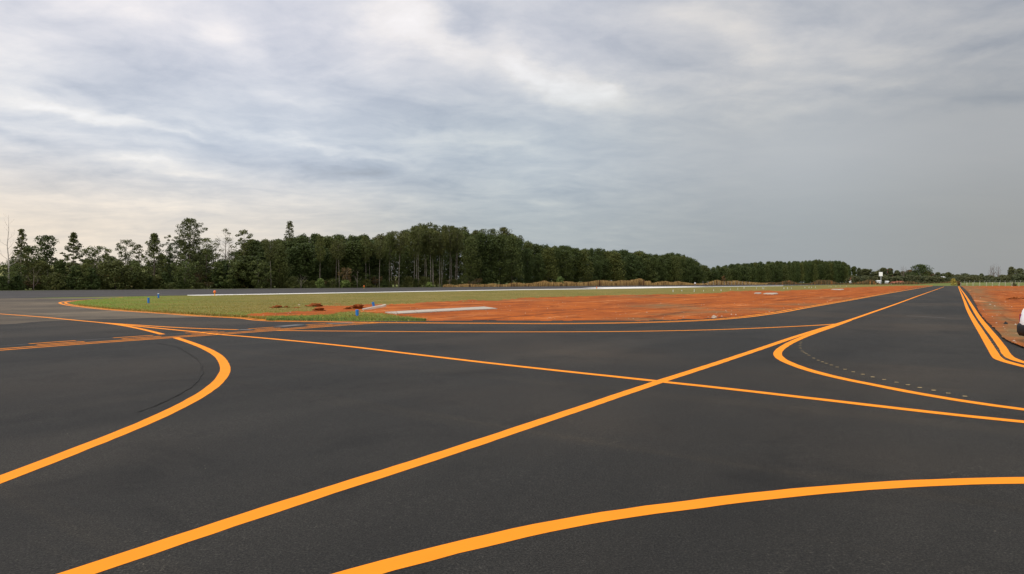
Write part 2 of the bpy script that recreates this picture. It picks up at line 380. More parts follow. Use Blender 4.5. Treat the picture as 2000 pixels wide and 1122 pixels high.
# white runway markings
MZ[0] = .011
wl = [(366, 576.7), (500, 574.6), (700, 571.3), (1000, 565.9), (1142, 564.2), (1250, 562.6), (1400, 560.0), (1465, 559.2), (1530, 558.5)]
sheet('runway_edge_line', [G(*p) for p in wl] + [G(x, y + 1.5 - .4 * (x > 500) - .5 * (x > 1300)) for x, y in reversed(wl)], .012, M['white_line'])
thr = [(1137, 562.4), (1180, 561.4), (1250, 560.6), (1340, 560.0), (1382, 560.4), (1300, 562.4), (1200, 563.7), (1180, 563.5), (1160, 562.9)]
sheet('runway_white_band', [G(*p) for p in thr], .0155, M['white_line'])
for x0, x1, y in ((1541, 1553, 558.6), (1560, 1584, 558.4), (1605, 1616, 558.3), (1580, 1604, 555.4), (1613, 1660, 555.4), (1622, 1674, 556.1)):
    MZ[0] = .017; stripe('runway_threshold_bar', [(x0, y), (x1, y)], 10 if y < 557 else 5, M['white_line'], rough=.2)

# ------------------------------------------------------------ infield: grass and red earth, real relief
top = [(135, 592), (143, 589.5), (160, 587), (190, 584.8), (240, 581), (300, 578.6), (370, 578.0), (500, 576.0), (700, 572.8), (1000, 567.6), (1142, 565.5), (1250, 563.9), (1400, 561.3), (1465, 560.6), (1525, 559.6), (1600, 557.8), (1700, 556.6), (1820, 557.2)]
bot = [(1828, 558.0), (1815, 559.2), (1787, 563.5), (1725, 574.0), (1650, 587.2), (1575, 600.0), (1500, 612.6), (1450, 618.6), (1380, 624), (1260, 627.6), (1110, 628.2), (1000, 627.4), (860, 627.6), (800, 628.2), (700, 628.6), (600, 627.2), (535, 626.2), (505, 624.2), (480, 620.8), (440, 619), (400, 616.6), (350, 613.8), (300, 610.6), (250, 607.2), (200, 602.8), (165, 599), (146, 596.2), (138, 594)]
infield = top + bot
earthA = [(604, 600.5), (640, 598), (700, 597), (760, 596.5), (800, 594.5), (850, 592.3), (900, 590.3), (950, 588), (1000, 585.3), (1100, 581), (1200, 578.3), (1300, 576.6), (1345, 576.2), (1400, 573.5), (1435, 569.3), (1500, 568.0), (1530, 569.5), (1560, 567.4), (1600, 565.8), (1650, 563), (1700, 560.2), (1760, 558.8), (1840, 557.8), (1850, 560), (1700, 600), (1500, 640), (1000, 640), (835, 640), (830, 626.5), (800, 622.5), (765, 616.5), (725, 611.5), (695, 611), (640, 615), (600, 617), (540, 618.3), (500, 618.8), (462, 618.3), (470, 616), (520, 613.2), (600, 610.2), (640, 608), (625, 604)]
xs = np.arange(134, 1830, 1.5); ys = np.concatenate([np.arange(556.5, 580, .35), np.arange(580, 630, .6)])
X, Y = np.meshgrid(xs, ys); wx, wy = Gn(X, Y)
jit = (fbm(wx * 1.5, wy * .8, 3) - .5)
jx = 26 * (fbm(wx * .35 + 50, wy * .2, 3) - .5); jy = 9.0 * (fbm(wx * .8, wy * .35, 4) - .5) * np.clip((Y - 552) / 50, .25, 1)
ins = inpoly(X + jx * .25, Y + jit * 1.6, infield)
earth = inpoly(X + jx, Y + jy, earthA)
edge_h = np.minimum(1, np.maximum(0, (fbm(wx * .15, wy * .15) * 1.5)))
yb = np.interp(X, [p[0] for p in reversed(bot)], [p[1] for p in reversed(bot)]); yt = np.interp(X, [p[0] for p in top], [p[1] for p in top])
tap = np.clip((yb - Y) / 5, 0, 1) * np.clip((Y - yt) / 4, 0, 1)
Z = .02 + .028 * fbm(wx * 2.2, wy * 1.2, 4) + .05 * fbm(wx * .25 + 9, wy * .18, 3) ** 2
Z = np.where(earth, Z + .05 * np.maximum(0, fbm(wx * 3.1, wy * 1.3, 3) - .62) * 3, Z)
ridge = np.exp(-((Y - (588 - (X - 900) * .026)) / 1.2) ** 2) * ((X > 900) & (X < 1400))
ridge2 = np.exp(-((Y - (583.5 - (X - 1150) * .02)) / .6) ** 2) * ((X > 1150) & (X < 1420))
Z = (Z + .10 * ridge * fbm(wx * .6, wy * .4, 3) + .14 * ridge2) * tap + .017
V = np.stack([wx, wy, Z], -1).reshape(-1, 3); nx_, ny_ = len(xs), len(ys)
ii = (np.arange(ny_ - 1)[:, None] * nx_ + np.arange(nx_ - 1)[None, :])
Fq = np.stack([ii, ii + nx_, ii + nx_ + 1, ii + 1], -1).reshape(-1, 4)[:, ::-1]
cell_in = (ins[:-1, :-1] & ins[1:, 1:]).ravel(); cell_e = earth[:-1, :-1].ravel()
gp = np.clip((1.15 - (X - 134) / 330), 0, 1) * .95
gp = np.maximum(gp, .8 * np.clip((Y - 607) / 8, 0, 1))
gp = np.clip(gp * (fbm(wx * .3, wy * .2) * 1.9), 0, 1)
gre = np.zeros_like(X)
for (cx_, cy_, sx, sy, a) in ((1290, 600, 62, 4.0, .9), (1350, 604.5, 45, 2.5, .7), (1380, 612, 60, 3, .9), (1300, 617, 60, 2.5, .5), (1480, 606, 60, 3, .6), (1560, 596, 60, 2.5, .5), (1640, 584, 60, 2, .5), (1000, 588, 90, 2, .35), (1250, 582, 90, 1.6, .5), (1240, 625, 60, 2, .6)):
    gre = np.maximum(gre, a * np.exp(-((X - cx_) / sx) ** 2 - ((Y - cy_) / sy) ** 2))
gre = np.clip(gre * fbm(wx * .9, wy * .5) * 1.9, 0, .9)
def sub(name, sel, tintf, m):
    f = Fq[sel]; used, inv = np.unique(f, return_inverse=True)
    o = link_mesh(name, V[used], inv.reshape(-1, 4), m, tint=tintf[:-1, :-1].ravel()[sel], smooth=True)
    return tag(o, kind='structure')
sub('grass_field', cell_in & ~cell_e, gp, M['grass'])
sub('red_earth', cell_in & cell_e, gre, M['earth'])
# grass blades standing on the infield
gx = wx[:-1, :-1].ravel(); gy = wy[:-1, :-1].ravel(); gz = Z[:-1, :-1].ravel()
selg = np.where(cell_in & ~cell_e & (gy < 130))[0]
def blades(name, px_, py_, pz_, h0, h1, w0, w1, m, label, lean=.35, n=3):
    cnt = len(px_); ang = rng.random(cnt) * 6.283; h = h0 + (h1 - h0) * rng.random(cnt) ** 1.6; w = w0 + (w1 - w0) * rng.random(cnt)
    la = rng.random(cnt) * 6.283; ll = lean * h * rng.random(cnt)
    b = np.stack([px_, py_, pz_], -1); d = np.stack([np.cos(ang), np.sin(ang), np.zeros(cnt)], -1) * (w / 2)[:, None]
    t = b + np.stack([np.cos(la) * ll, np.sin(la) * ll, h], -1)
    v = np.stack([b - d, b + d, t + d * .3, t - d * .3], 1).reshape(-1, 3)
    o = link_mesh(name, v, np.arange(cnt * 4).reshape(-1, 4), m, tint=rng.random(cnt)); return tag(o, label, 'grass', kind='stuff')
k = rng.choice(selg, 70000)
sc_ = .6 + gy[k] / 60
blades('grass', gx[k] + rng.normal(0, .15, len(k)), gy[k] + rng.normal(0, .3, len(k)), gz[k] - .02, .02, .065, .02, .06, M['grass_blade'], 'short patchy grass of the infield beside the red earth')
zx = rng.uniform(150, 520, 5200); zy = np.interp(zx, [p[0] for p in reversed(bot)], [p[1] for p in reversed(bot)]) - np.abs(rng.normal(0, .8, 5200)) + .5
bx, by = Gn(zx, zy); blades('grass', bx, by, np.full(5200, .012), .02, .13, .02, .06, M['grass_blade'], 'ragged fringe of grass creeping over the edge of the old apron', .6)
# strip of weeds by the blue tube
zx = rng.uniform(520, 832, 5000); zy = 627.8 - rng.gamma(1.6, 2.6, 5000) * np.clip((835 - zx) / 90, .08, 1) * np.clip((zx - 500) / 90, .2, 1)
bx, by = Gn(zx, zy)
blades('weeds', bx, by, np.full(5000, .02), .02, .11, .02, .05, M['leaf_bright'], 'bright green weeds along the edge of the asphalt round the blue tube')

# right hand earth
redge = [(1876, 558.6), (1881, 562.5), (1887, 568), (1895, 577), (1901, 587), (1906, 598), (1911, 610), (1919, 621.5), (1927, 630.5), (1937, 640), (1948, 650), (1957, 661), (1967, 669), (1981, 676), (1996, 681), (2020, 689), (2080, 706), (2300, 755), (2700, 800)]
xs2 = np.arange(1870, 2500, 1.6); ys2 = np.concatenate([np.arange(558.6, 580, .45), np.arange(580, 790, 1.1)])
X2, Y2 = np.meshgrid(xs2, ys2); wx2, wy2 = Gn(X2, Y2)
poly2 = redge + [(2700, 558.7)]
in2 = inpoly(X2 + 2.5 * (fbm(wx2 * 4, wy2 * 1.5, 3) - .5), Y2 + 4 * (fbm(wx2 * 3 + 5, wy2 * 1.5, 3) - .5) * np.clip((Y2 - 552) / 60, .1, 1.2), poly2)
Z2 = .035 + .05 * fbm(wx2 * 1.6, wy2 * .9, 4) * np.clip((Y2 - 552) / 40, .3, 1)
Z2 += .25 * np.exp(-((X2 - 1997) / 18) ** 2 - ((Y2 - 583) / 4) ** 2) * fbm(wx2 * 2, wy2 * 1, 4) * 1.6
Z2 += .06 * np.exp(-((Y2 - 578) / 1.0) ** 2) * fbm(wx2 * .5, wy2 * .5) * (X2 > 1950)
V2 = np.stack([wx2, wy2, Z2], -1).reshape(-1, 3); a_, b_ = len(xs2), len(ys2)
ii = (np.arange(b_ - 1)[:, None] * a_ + np.arange(a_ - 1)[None, :]); F2 = np.stack([ii, ii + a_, ii + a_ + 1, ii + 1], -1).reshape(-1, 4)[:, ::-1]
s2 = (in2[:-1, :-1] & in2[1:, 1:]).ravel()
tn = np.clip(np.exp(-((X2 - (1890 + (Y2 - 560) * 1.2)) / 26) ** 2) * .9 + .8 * np.exp(-((Y2 - 660) / 22) ** 2) + .5 * np.exp(-((Y2 - 566) / 3) ** 2), 0, 1) * np.clip(fbm(wx2 * .8, wy2 * .5) * 1.9 - .25, 0, 1)
f = F2[s2]; used, inv = np.unique(f, return_inverse=True)
tag(link_mesh('red_earth', V2[used], inv.reshape(-1, 4), M['earth'], tint=tn[:-1, :-1].ravel()[s2], smooth=True), kind='structure')

# dry verge between the runway and the wood, pale green strip
sheet('verge', [ext(f0, f1, -.6), ext(f0, f1, 1.3), (ext(f0, f1, 1.3)[0] - 40, ext(f0, f1, 1.3)[1] + 60), (ext(f0, f1, -.6)[0] - 40, ext(f0, f1, -.6)[1] + 40)], .003, M['field'])

# bank on the right, beyond the near fence (the field climbs gently to the far fence)
bx0 = np.linspace(150, 900, 60); by0 = np.array([335, 350, 380, 410, 440, 480, 560, 900.])
bz0 = np.array([-.05, .25, .7, 1.1, 1.4, 1.5, 1.6, 1.6])
BX, BY = np.meshgrid(bx0, by0); rise = np.clip((BX / BY - .595) * 30, 0, 1)
BZ = bz0[:, None] * np.ones_like(BX) * rise - .05 * (1 - rise) + .0
ii = (np.arange(7)[:, None] * 60 + np.arange(59)[None, :]); FB = np.stack([ii, ii + 1, ii + 61, ii + 60], -1).reshape(-1, 4)
tag(link_mesh('grass_bank', np.stack([BX, BY, BZ], -1).reshape(-1, 3), FB, M['field'], smooth=True), kind='structure')
def bankz(x, y): return float(np.interp(y, by0, bz0) * np.clip((x / y - .595) * 30, 0, 1))

# hills far left
def hill(name, x0, x1, Yd, prof, m, depth=500):
    xs_ = np.linspace(x0, x1, 90); rows = [0, .25, .5, .75, 1, 1.4]; v = []
    for r_ in rows:
        for x in xs_:
            px = x; hh = np.interp(px, [p[0] for p in prof], [p[1] for p in prof]); z = (hgt(hh, Yd) * math.sin(min(r_, 1) * math.pi / 2))
            v.append(((px - CX) / F * (Yd), Yd - depth * (1 - r_), z))
    n = len(xs_); f = [(r_ * n + i, r_ * n + i + 1, (r_ + 1) * n + i + 1, (r_ + 1) * n + i) for r_ in range(len(rows) - 1) for i in range(n - 1)]
    return tag(link_mesh(name, v, f, m, smooth=True), kind='structure')
hill('hill', -900, 1250, 1500, [(-900, 530), (-200, 524), (60, 519), (200, 518), (290, 521), (500, 530), (900, 545), (1250, 551)], M['hill'])

# ------------------------------------------------------------ trees
def leafcloud(centres, radii, per, size, flat=.6, shell=.35):
    """leaf quads spread through many small clumps"""
    c = np.repeat(np.asarray(centres, float), per, 0); r = np.repeat(np.asarray(radii, float), per)
    n = len(c); d = rng.normal(size=(n, 3)); d /= np.linalg.norm(d, axis=1)[:, None]
    rr = r * (shell + (1 - shell) * rng.random(n) ** .5); d2 = d * rr[:, None]; d2[:, 2] *= flat
    p = c + d2
    a = rng.normal(size=(n, 3)) + d * .0; a[:, 2] *= .55; a /= np.linalg.norm(a, axis=1)[:, None]
    b = np.cross(a, d + rng.normal(size=(n, 3)) * .5); b /= (np.linalg.norm(b, axis=1)[:, None] + 1e-9)
    s = size * (.55 + .9 * rng.random(n)); w = s * (.45 + .3 * rng.random(n))
    A_ = a * (s / 2)[:, None]; B_ = b * (w / 2)[:, None]
    v = np.stack([p - A_, p + B_, p + A_, p - B_], 1).reshape(-1, 3)
    ct = np.repeat(rng.random(len(centres)), per)
    up = np.clip((d2[:, 2] / (r * flat + 1e-6)) * .5 + .5, 0, 1)
    tint = np.clip(.45 * ct + .55 * rng.random(n), 0, 1)
    return v, np.arange(n * 4).reshape(-1, 4), tint
def make_tree(name, H, W, cb=.3, shape='round', clumps=60, per=45, size=.35, cr=1.0, leafm='leaf_mid', bark='bark_dark', tr=None,
              flat=.6, limbs=True, bare=0, lean=0.0, inner=.35, sub_=None):
    root = empty(name); tb = MB(); tr = tr or H * .013
    n = 7; pts = []; ph = random.random() * 6
    for i in range(n):
        t = i / (n - 1)
        pts.append((lean * H * t * t + .012 * H * math.sin(ph + 3 * t), .012 * H * math.cos(ph * 1.7 + 4 * t), H * .97 * t))
    tb.tube(pts, [tr * (1.25 if i == 0 else 1 - .86 * i / (n - 1)) for i in range(n)], 7)
    def axis(z):
        t = max(0, min(1, z / (H * .97))); k_ = t * (n - 1); i = min(int(k_), n - 2); fr = k_ - i
        return Vector(pts[i]).lerp(Vector(pts[i + 1]), fr)
    prof = {'round': lambda t: math.sqrt(max(0, 1 - (2 * t - 1) ** 2)) * .95 + .05,
            'cone': lambda t: (1 - t) ** .75 * .95 + .06 if t > .12 else .55 + t * 3,
            'column': lambda t: .75 + .25 * math.sin(t * 9) if t < .85 else 1 - (t - .85) * 5,
            'umbrella': lambda t: .35 + .65 * math.sin(min(1, t * 1.15) * math.pi * .62),
            'dome': lambda t: math.sqrt(max(0.02, 1 - t * t)),
            'two': lambda t: (.95 - .9 * t if t < .5 else .72 * math.sqrt(max(0.03, 1 - (4 * t - 3) ** 2)) + .04)}[shape]
    cen = []; rad = []
    for i in range(clumps):
        t = (i + random.random()) / clumps; ang = i * 2.4 + random.random() * .9
        q = inner + (1 - inner) * random.random() ** .6; rr = prof(t) * W / 2 * q * random.uniform(.8, 1.08)
        z = H * (cb + (1 - cb) * t); ax = axis(z); r_ = cr * random.uniform(.6, 1.25)
        z = min(z, H - r_ * flat * .6); rr = max(0, rr - r_ * .5)
        c = Vector((ax.x + math.cos(ang) * rr, ax.y + math.sin(ang) * rr, z))
        if bare and random.random() < bare: pass
        else: cen.append(tuple(c)); rad.append(r_)
        if limbs and (i % 2 == 0 or bare):
            z0 = max(H * cb * .75, z - rr * random.uniform(.5, 1.0)); a0 = axis(z0)
            mid = a0.lerp(c, .5) + Vector((0, 0, -rr * .08)); k0 = tr * .38 * (1 - z0 / H * .6)
            tb.tube([a0, mid, c], [k0, k0 * .6, k0 * .22], 4, False)
            if bare:
                for j in range(3):
                    e = c + Vector((random.uniform(-1, 1), random.uniform(-1, 1), random.uniform(.2, 1.3))) * W * .09
                    s0 = a0.lerp(c, random.uniform(.5, .95)); tb.tube([s0, e], [k0 * .3, k0 * .12], 3, False)
    tb.build('trunk', M[bark], root, True)
    if cen:
        v, f_, t_ = leafcloud(cen, rad, per, size, flat)
        link_mesh('crown', v, f_, M[leafm], root, tint=t_)
    return root
def bare_tree(name, H, W, bark, levels=4, first=.25, n0=9, up=.55, tr=None, seed=1, lean=0):
    rnd = random.Random(seed); root = empty(name); tb = MB(); tr = tr or H * .014
    pts = [Vector((lean * H * t * t + rnd.uniform(-.01, .01) * H, rnd.uniform(-.01, .01) * H, H * t)) for t in (0, .2, .4, .6, .8, 1)]
    tb.tube(pts, [tr * (1 - .9 * i / 5) for i in range(6)], 6)
    bb = MB()
    def br(p, d, L, r, lv):
        q = p + d * L * .5 + Vector((rnd.uniform(-1, 1), rnd.uniform(-1, 1), rnd.uniform(-.3, .6))) * L * .09
        e = q + (d + Vector((0, 0, .28))).normalized() * L * .5
        bb.tube([p, q, e], [r, r * .7, r * .35], 4, False)
        if lv > 0:
            for i in range(3):
                dd = (d + Vector((rnd.uniform(-1, 1), rnd.uniform(-1, 1), rnd.uniform(-.1, .9))) * .75).normalized()
                br(p.lerp(e, rnd.uniform(.45, 1)), dd, L * rnd.uniform(.4, .62), r * .45, lv - 1)
    for i in range(n0):
        t = first + (1 - first) * (i + rnd.random() * .6) / n0; a = i * 2.4 + rnd.random()
        k_ = t * 5; j = min(int(k_), 4); p = pts[j].lerp(pts[j + 1], k_ - j)
        L = W * .5 * (1.15 - .75 * t) * rnd.uniform(.7, 1.1)
        br(p, Vector((math.cos(a), math.sin(a), up)).normalized(), L, tr * .4 * (1.1 - t), levels - 2)
    k0 = len(tb.v); tb.v += bb.v; tb.f += [tuple(i + k0 for i in q) for q in bb.f]; tb.build('trunk', M[bark], root, True)
    return root
def vfar(px): return max(3.35, 16.2 - .0081 * px)
def edgeY(px, f_=1.0): return H_EYE * F / vfar(px) * f_
def place(o, px, Y_, z=0.0, rz=None, s=1.0):
    x, y = at(px, Y_); o.location = (x, y, z); o.rotation_euler = (0, 0, random.random() * 6.28 if rz is None else rz)
    o.scale = (s, s, s) if not isinstance(s, tuple) else s
    return o
def pxw(w, Y_): return w / F * Y_

# individual trees at the left
ind = [
 # px, top, width px, kind args, label
 (42, 448, 46, dict(cb=.30, shape='cone', clumps=46, per=22, size=.34, cr=.62, leafm='leaf_euc', bark='bark_pale', flat=.55), 'sparse feathery tree with small separate tufts just right of the dead white tree', 'feathery_tree'),
 (54, 482, 52, dict(cb=.12, shape='round', clumps=60, per=42, size=.34, cr=1.0, leafm='leaf_mid'), 'low rounded bushy tree in front of the feathery tree near the left edge', 'bushy_tree'),
 (91, 461, 56, dict(cb=.36, shape='two', clumps=40, per=52, size=.34, cr=.92, leafm='leaf_dark', bark='bark_pale', flat=.62), 'dark tufted tree with a rounded top knot, second tall tree from the left', 'tufted_tree'),
 (143, 455, 58, dict(cb=.34, shape='cone', clumps=48, per=34, size=.34, cr=.72, leafm='leaf_euc', bark='bark_pale', flat=.4), 'open pointed tree with layered tufts, left of the low pale-trunked tree', 'layered_tree'),
 (184, 483, 58, dict(cb=.42, shape='umbrella', clumps=38, per=50, size=.34, cr=.95, leafm='leaf_mid', bark='bark_pale'), 'short spreading tree on two pale trunks right of the layered pointed tree', 'spreading_tree'),
 (246, 469, 50, dict(cb=.30, shape='two', clumps=54, per=24, size=.32, cr=.72, leafm='leaf_euc', bark='bark_dark', inner=.55), 'airy see-through tree with an open round crown showing dark branches', 'airy_tree'),
 (272, 477, 22, dict(cb=.35, shape='column', clumps=20, per=24, size=.32, cr=.6, leafm='leaf_euc'), 'thin wispy tree squeezed between the airy tree and the bell-shaped tree', 'thin_tree'),
 (301, 457, 62, dict(cb=.22, shape='cone', clumps=62, per=42, size=.34, cr=.9, leafm='leaf_mid', flat=.7), 'bell-shaped green tree left of the tallest lobed tree', 'bell_shaped_tree'),
 (331, 458, 20, dict(cb=.3, shape='column', clumps=26, per=22, size=.30, cr=.5, leafm='leaf_euc'), 'slim spire-like tree touching the left side of the tallest lobed tree', 'spire_tree'),
 (370, 428, 66, dict(cb=.26, shape='two', clumps=88, per=46, size=.34, cr=.95, leafm='leaf_euc', bark='bark_dark', inner=.45), 'tallest of the left trees, with a big lobed round head above a wide skirt', 'tall_lobed_tree'),
 (352, 470, 60, dict(cb=.15, shape='round', clumps=60, per=40, size=.36, cr=1.1, leafm='leaf_dark'), 'dark bushy tree under the left side of the tall lobed tree', 'bushy_tree'),
 (402, 466, 48, dict(cb=.18, shape='round', clumps=46, per=36, size=.36, cr=1.0, leafm='leaf_mid'), 'bushy tree under the right side of the tall lobed tree', 'bushy_tree'),
 (440, 448, 52, dict(cb=.25, shape='round', clumps=50, per=20, size=.32, cr=.8, leafm='leaf_euc', bark='bark_pale', bare=.45), 'half bare pale tree with twigs sticking out of its top', 'half_bare_tree'),
 (476, 450, 36, dict(cb=.30, shape='column', clumps=44, per=38, size=.34, cr=.85, leafm='leaf_mid', bark='bark_pale'), 'narrow tree with a blunt top, right of the half bare tree', 'narrow_tree'),
 (566, 433, 46, dict(cb=.30, shape='cone', clumps=52, per=30, size=.36, cr=.85, leafm='leaf_euc'), 'spire-topped tree rising above the left end of the wood', 'spire_tree'),
]
for i, (px, top_, wpx, kw, lab, nm) in enumerate(ind):
    Y_ = edgeY(px, 1.06 + .03 * (i % 3)); Hh = hgt(top_, Y_)
    kw['cr'] *= .92 if kw['shape'] in ('cone', 'column') else 1.12; kw['per'] = int(kw['per'] * 1.75); kw['clumps'] = int(kw['clumps'] * 1.15); kw['cb'] *= .75
    t = make_tree(nm, Hh, pxw(wpx, Y_) * 1.22, **kw); place(t, px, Y_); tag(t, lab, 'tree', 'loose trees left of the wood')
Y_ = edgeY(15, 1.03); t = bare_tree('dead_tree', hgt(420, Y_), pxw(66, Y_), 'bark_dead', 4, .3, 10, .75, .17, seed=5); place(t, 16, Y_, rz=.4)
tag(t, 'tall dead leafless white tree at the far left edge', 'tree')
for px, tp, lab in ((190, 500, 'thin pale bare pole of a trunk standing before the spreading tree'), (447, 446, 'pale bare trunk with upright twigs within the half bare tree')):
    Y_ = edgeY(px, 1.04); t = bare_tree('dead_tree', hgt(tp, Y_), pxw(26, Y_), 'bark_pale', 4, .4, 7, 1.2, .13, seed=px); place(t, px, Y_); tag(t, lab, 'tree')

# wood: shared kinds, every tree its own object
kinds = {
 'dark': [make_tree('wood_tree', 14, 8.5, cb=.12, shape='round', clumps=52, per=115, size=.42, cr=1.9, leafm='leaf_dark', limbs=False),
          make_tree('wood_tree', 14, 7.5, cb=.10, shape='round', clumps=56, per=100, size=.42, cr=1.6, leafm='leaf_dark', limbs=False, flat=.75),
          make_tree('wood_tree', 14, 9.5, cb=.2, shape='dome', clumps=54, per=115, size=.42, cr=2.0, leafm='leaf_mid', limbs=False),
          make_tree('wood_tree', 14, 8, cb=.06, shape='column', clumps=56, per=105, size=.42, cr=1.8, leafm='leaf_dark', limbs=False)],
 'euc': [make_tree('tall_eucalyptus', 20, 8.5, cb=.60, shape='umbrella', clumps=38, per=85, size=.40, cr=1.5, leafm='leaf_euc', bark='bark_pale', tr=.16, flat=.62),
         make_tree('tall_eucalyptus', 20, 7.0, cb=.52, shape='round', clumps=38, per=80, size=.40, cr=1.45, leafm='leaf_mid', bark='bark_pale', tr=.14),
         make_tree('tall_eucalyptus', 20, 9.5, cb=.66, shape='dome', clumps=36, per=90, size=.40, cr=1.55, leafm='leaf_euc', bark='bark_pale', tr=.17, lean=.03)],
 'bush': [make_tree('bush', 4, 6, cb=.05, shape='dome', clumps=40, per=70, size=.28, cr=.9, leafm='leaf_bush', limbs=False),
          make_tree('bush', 4, 5, cb=.02, shape='cone', clumps=34, per=70, size=.28, cr=.8, leafm='leaf_dark', limbs=False),
          make_tree('bush', 4, 5.5, cb=.05, shape='umbrella', clumps=36, per=60, size=.26, cr=.75, leafm='leaf_mid', limbs=True, bark='bark_pale')],
 'brown': [make_tree('russet_tree', 5, 6, cb=.35, shape='umbrella', clumps=34, per=24, size=.34, cr=.75, leafm='leaf_brown', bark='bark_pale', limbs=True, bare=.15)],
 'far': [make_tree('far_tree', 8, 11, cb=.12, shape='dome', clumps=60, per=44, size=.85, cr=1.7, leafm='leaf_far', limbs=False),
         make_tree('far_tree', 8, 9, cb=.1, shape='round', clumps=54, per=44, size=.85, cr=1.7, leafm='leaf_far', limbs=False)],
}
protos = [p for l in kinds.values() for p in l]; used_proto = set()
def inst(kind, i, name, px, Y_, Hh, Wm, label, group, z=0.0, cat='tree'):
    p = kinds[kind][i % len(kinds[kind])]
    base = {'dark': 14, 'euc': 20, 'bush': 4, 'brown': 5, 'far': 8}[kind]
    if p.name not in used_proto: used_proto.add(p.name); o = p
    else: o = copy_tree(p)
    sz = Hh / base; sx = Wm / {'dark': 8.5, 'euc': 8.5, 'bush': 5.5, 'brown': 6, 'far': 10}[kind]
    place(o, px, Y_, z, None, (sx, sx, sz)); tag(o, label, cat, group); return o
sky_l = [(480, 470), (500, 470), (540, 467), (600, 460), (650, 459), (700, 461), (740, 463), (760, 459), (790, 450), (825, 436), (850, 440), (880, 441), (910, 441), (940, 448), (975, 447), (1000, 452), (1018, 460), (1033, 474), (1060, 480), (1100, 479), (1130, 484), (1200, 490), (1250, 494), (1290, 497), (1325, 494), (1345, 500), (1360, 512), (1374, 519), (1385, 526), (1400, 521), (1440, 517), (1460, 515), (1500, 512), (1560, 510), (1600, 509), (1640, 511), (1654, 515), (1660, 524)]
def skyline(px): return float(np.interp(px, [p[0] for p in sky_l], [p[1] for p in sky_l]))
cnt = 0
for row, (df, lift, stepm) in enumerate(((1.055, 1, 6.2), (1.11, 0, 5.6), (1.18, 0, 6.4), (1.24, 0, 11))):
    px = 486 + row * 5
    while px < 1660:
        Y_ = edgeY(px, df + random.uniform(-.01, .02))
        # world spacing along the edge of the wood
        stp = stepm / (Y_ / F) * .62 * (1 if px > 1040 else 1.05)
        jt = max(-3, random.gauss(2.5, 3)) * min(1, 280 / Y_) if row and row < 3 else 14 if row == 3 else random.uniform(6, 26) * (250 / Y_)
        tp = skyline(px) + jt
        Hh = hgt(tp, Y_); euczone = 735 < px < 1025
        if 735 < px < 905 and row == 0: px += stp; continue
        if euczone and row == 1: Hh *= random.uniform(.66, .9)
        sect = ('mixed dark green tree at the left end of the wood' if px < 735 else 'leafy tree behind the tall pale-trunked eucalyptuses' if px < 905 else
                'broad dark green tree at the high right shoulder of the wood' if px < 1040 else 'dense dark green tree of the wood behind the dry reeds' if px < 1380 else
                'dark pine-like tree in the far dense block of the wood')
        sect = {0: 'front row: ', 1: 'middle row: ', 2: 'back row: ', 3: 'rearmost row: '}[row] + sect
        kd = 'euc' if (euczone and row == 2) else 'dark'
        inst(kd, cnt, 'wood_tree', px, Y_, Hh, random.choice((6.5, 8, 9.5, 11, 12.5)) * random.uniform(.9, 1.1) * (1.0 if px < 1380 else .85), sect, sect.split(': ')[1] + 's, ' + sect.split(':')[0])
        cnt += 1; px += stp * random.uniform(.8, 1.2)
# tall pale trunks standing at the front of the wood
for i, (px, tp) in enumerate(((528, 470), (625, 462), (657, 474), (661.5, 468), (713.5, 462), (722.3, 470), (742, 468), (761.6, 460), (764.5, 458), (780.3, 452), (808, 452), (814.5, 444), (817.7, 448), (829, 440), (832, 442), (840, 452), (844, 448), (846.4, 447), (858, 452), (862.3, 455), (865, 450), (878.3, 441), (882.3, 443), (890, 446), (893.5, 450))):
    Y_ = edgeY(px, 1.02 + .012 * (i % 3)); hh = hgt(tp, Y_)
    inst('euc', i, 'tall_eucalyptus', px, Y_, hh, random.uniform(5, 7.5) if px > 735 else 5, 'tall slender eucalyptus with a bare pale trunk at the front of the wood', 'tall pale-trunked eucalyptuses at the front of the wood')
# understorey
for i in range(100):
    px = -6 + i * 9.6 + random.uniform(-3, 3)
    if px > 935: break
    Y_ = edgeY(px, 1.015 + random.uniform(0, .05)); 
    tp = (random.choice((512, 522, 532, 540, 546, 552)) + random.uniform(-3, 3) if px < 520 else random.uniform(530, 552))
    br_ = random.random()
    kd = 'brown' if br_ < (.16 if px > 480 else .12) else 'bush'
    hh = hgt(tp, Y_) if px < 520 else max(2.2, hgt(tp, Y_) * .7)
    sect = 'loose trees' if px < 480 else 'left half of the wood' if px < 735 else 'tall eucalyptuses'
    inst(kd, i, 'bush', px, Y_, hh, hh * random.uniform(.9, 1.3) + 1.5, ('russet thin-leaved small tree' if kd == 'brown' else 'green bush') + ' at the foot of the ' + sect, ('russet small trees' if kd == 'brown' else 'bushes') + ' under the ' + sect, cat='tree' if kd == 'brown' else 'bush')
# fill behind the loose trees
for i in range(34):
    px = -10 + i * 15 + random.uniform(-5, 5); Y_ = edgeY(px, 1.12 + random.uniform(0, .07)); tp = random.choice((500, 508, 516, 524, 534, 540)) + random.uniform(-4, 4)
    if 104 < px < 132 or 198 < px < 214 or 262 < px < 284: tp = 545
    elif i % 4 == 1: tp = 540
    if px > 340: tp -= 10
    inst('dark', i, 'wood_tree', px, Y_, hgt(tp, Y_), random.uniform(5, 7.5), 'low dark tree filling the background behind the loose trees', 'low dark trees behind the loose trees')
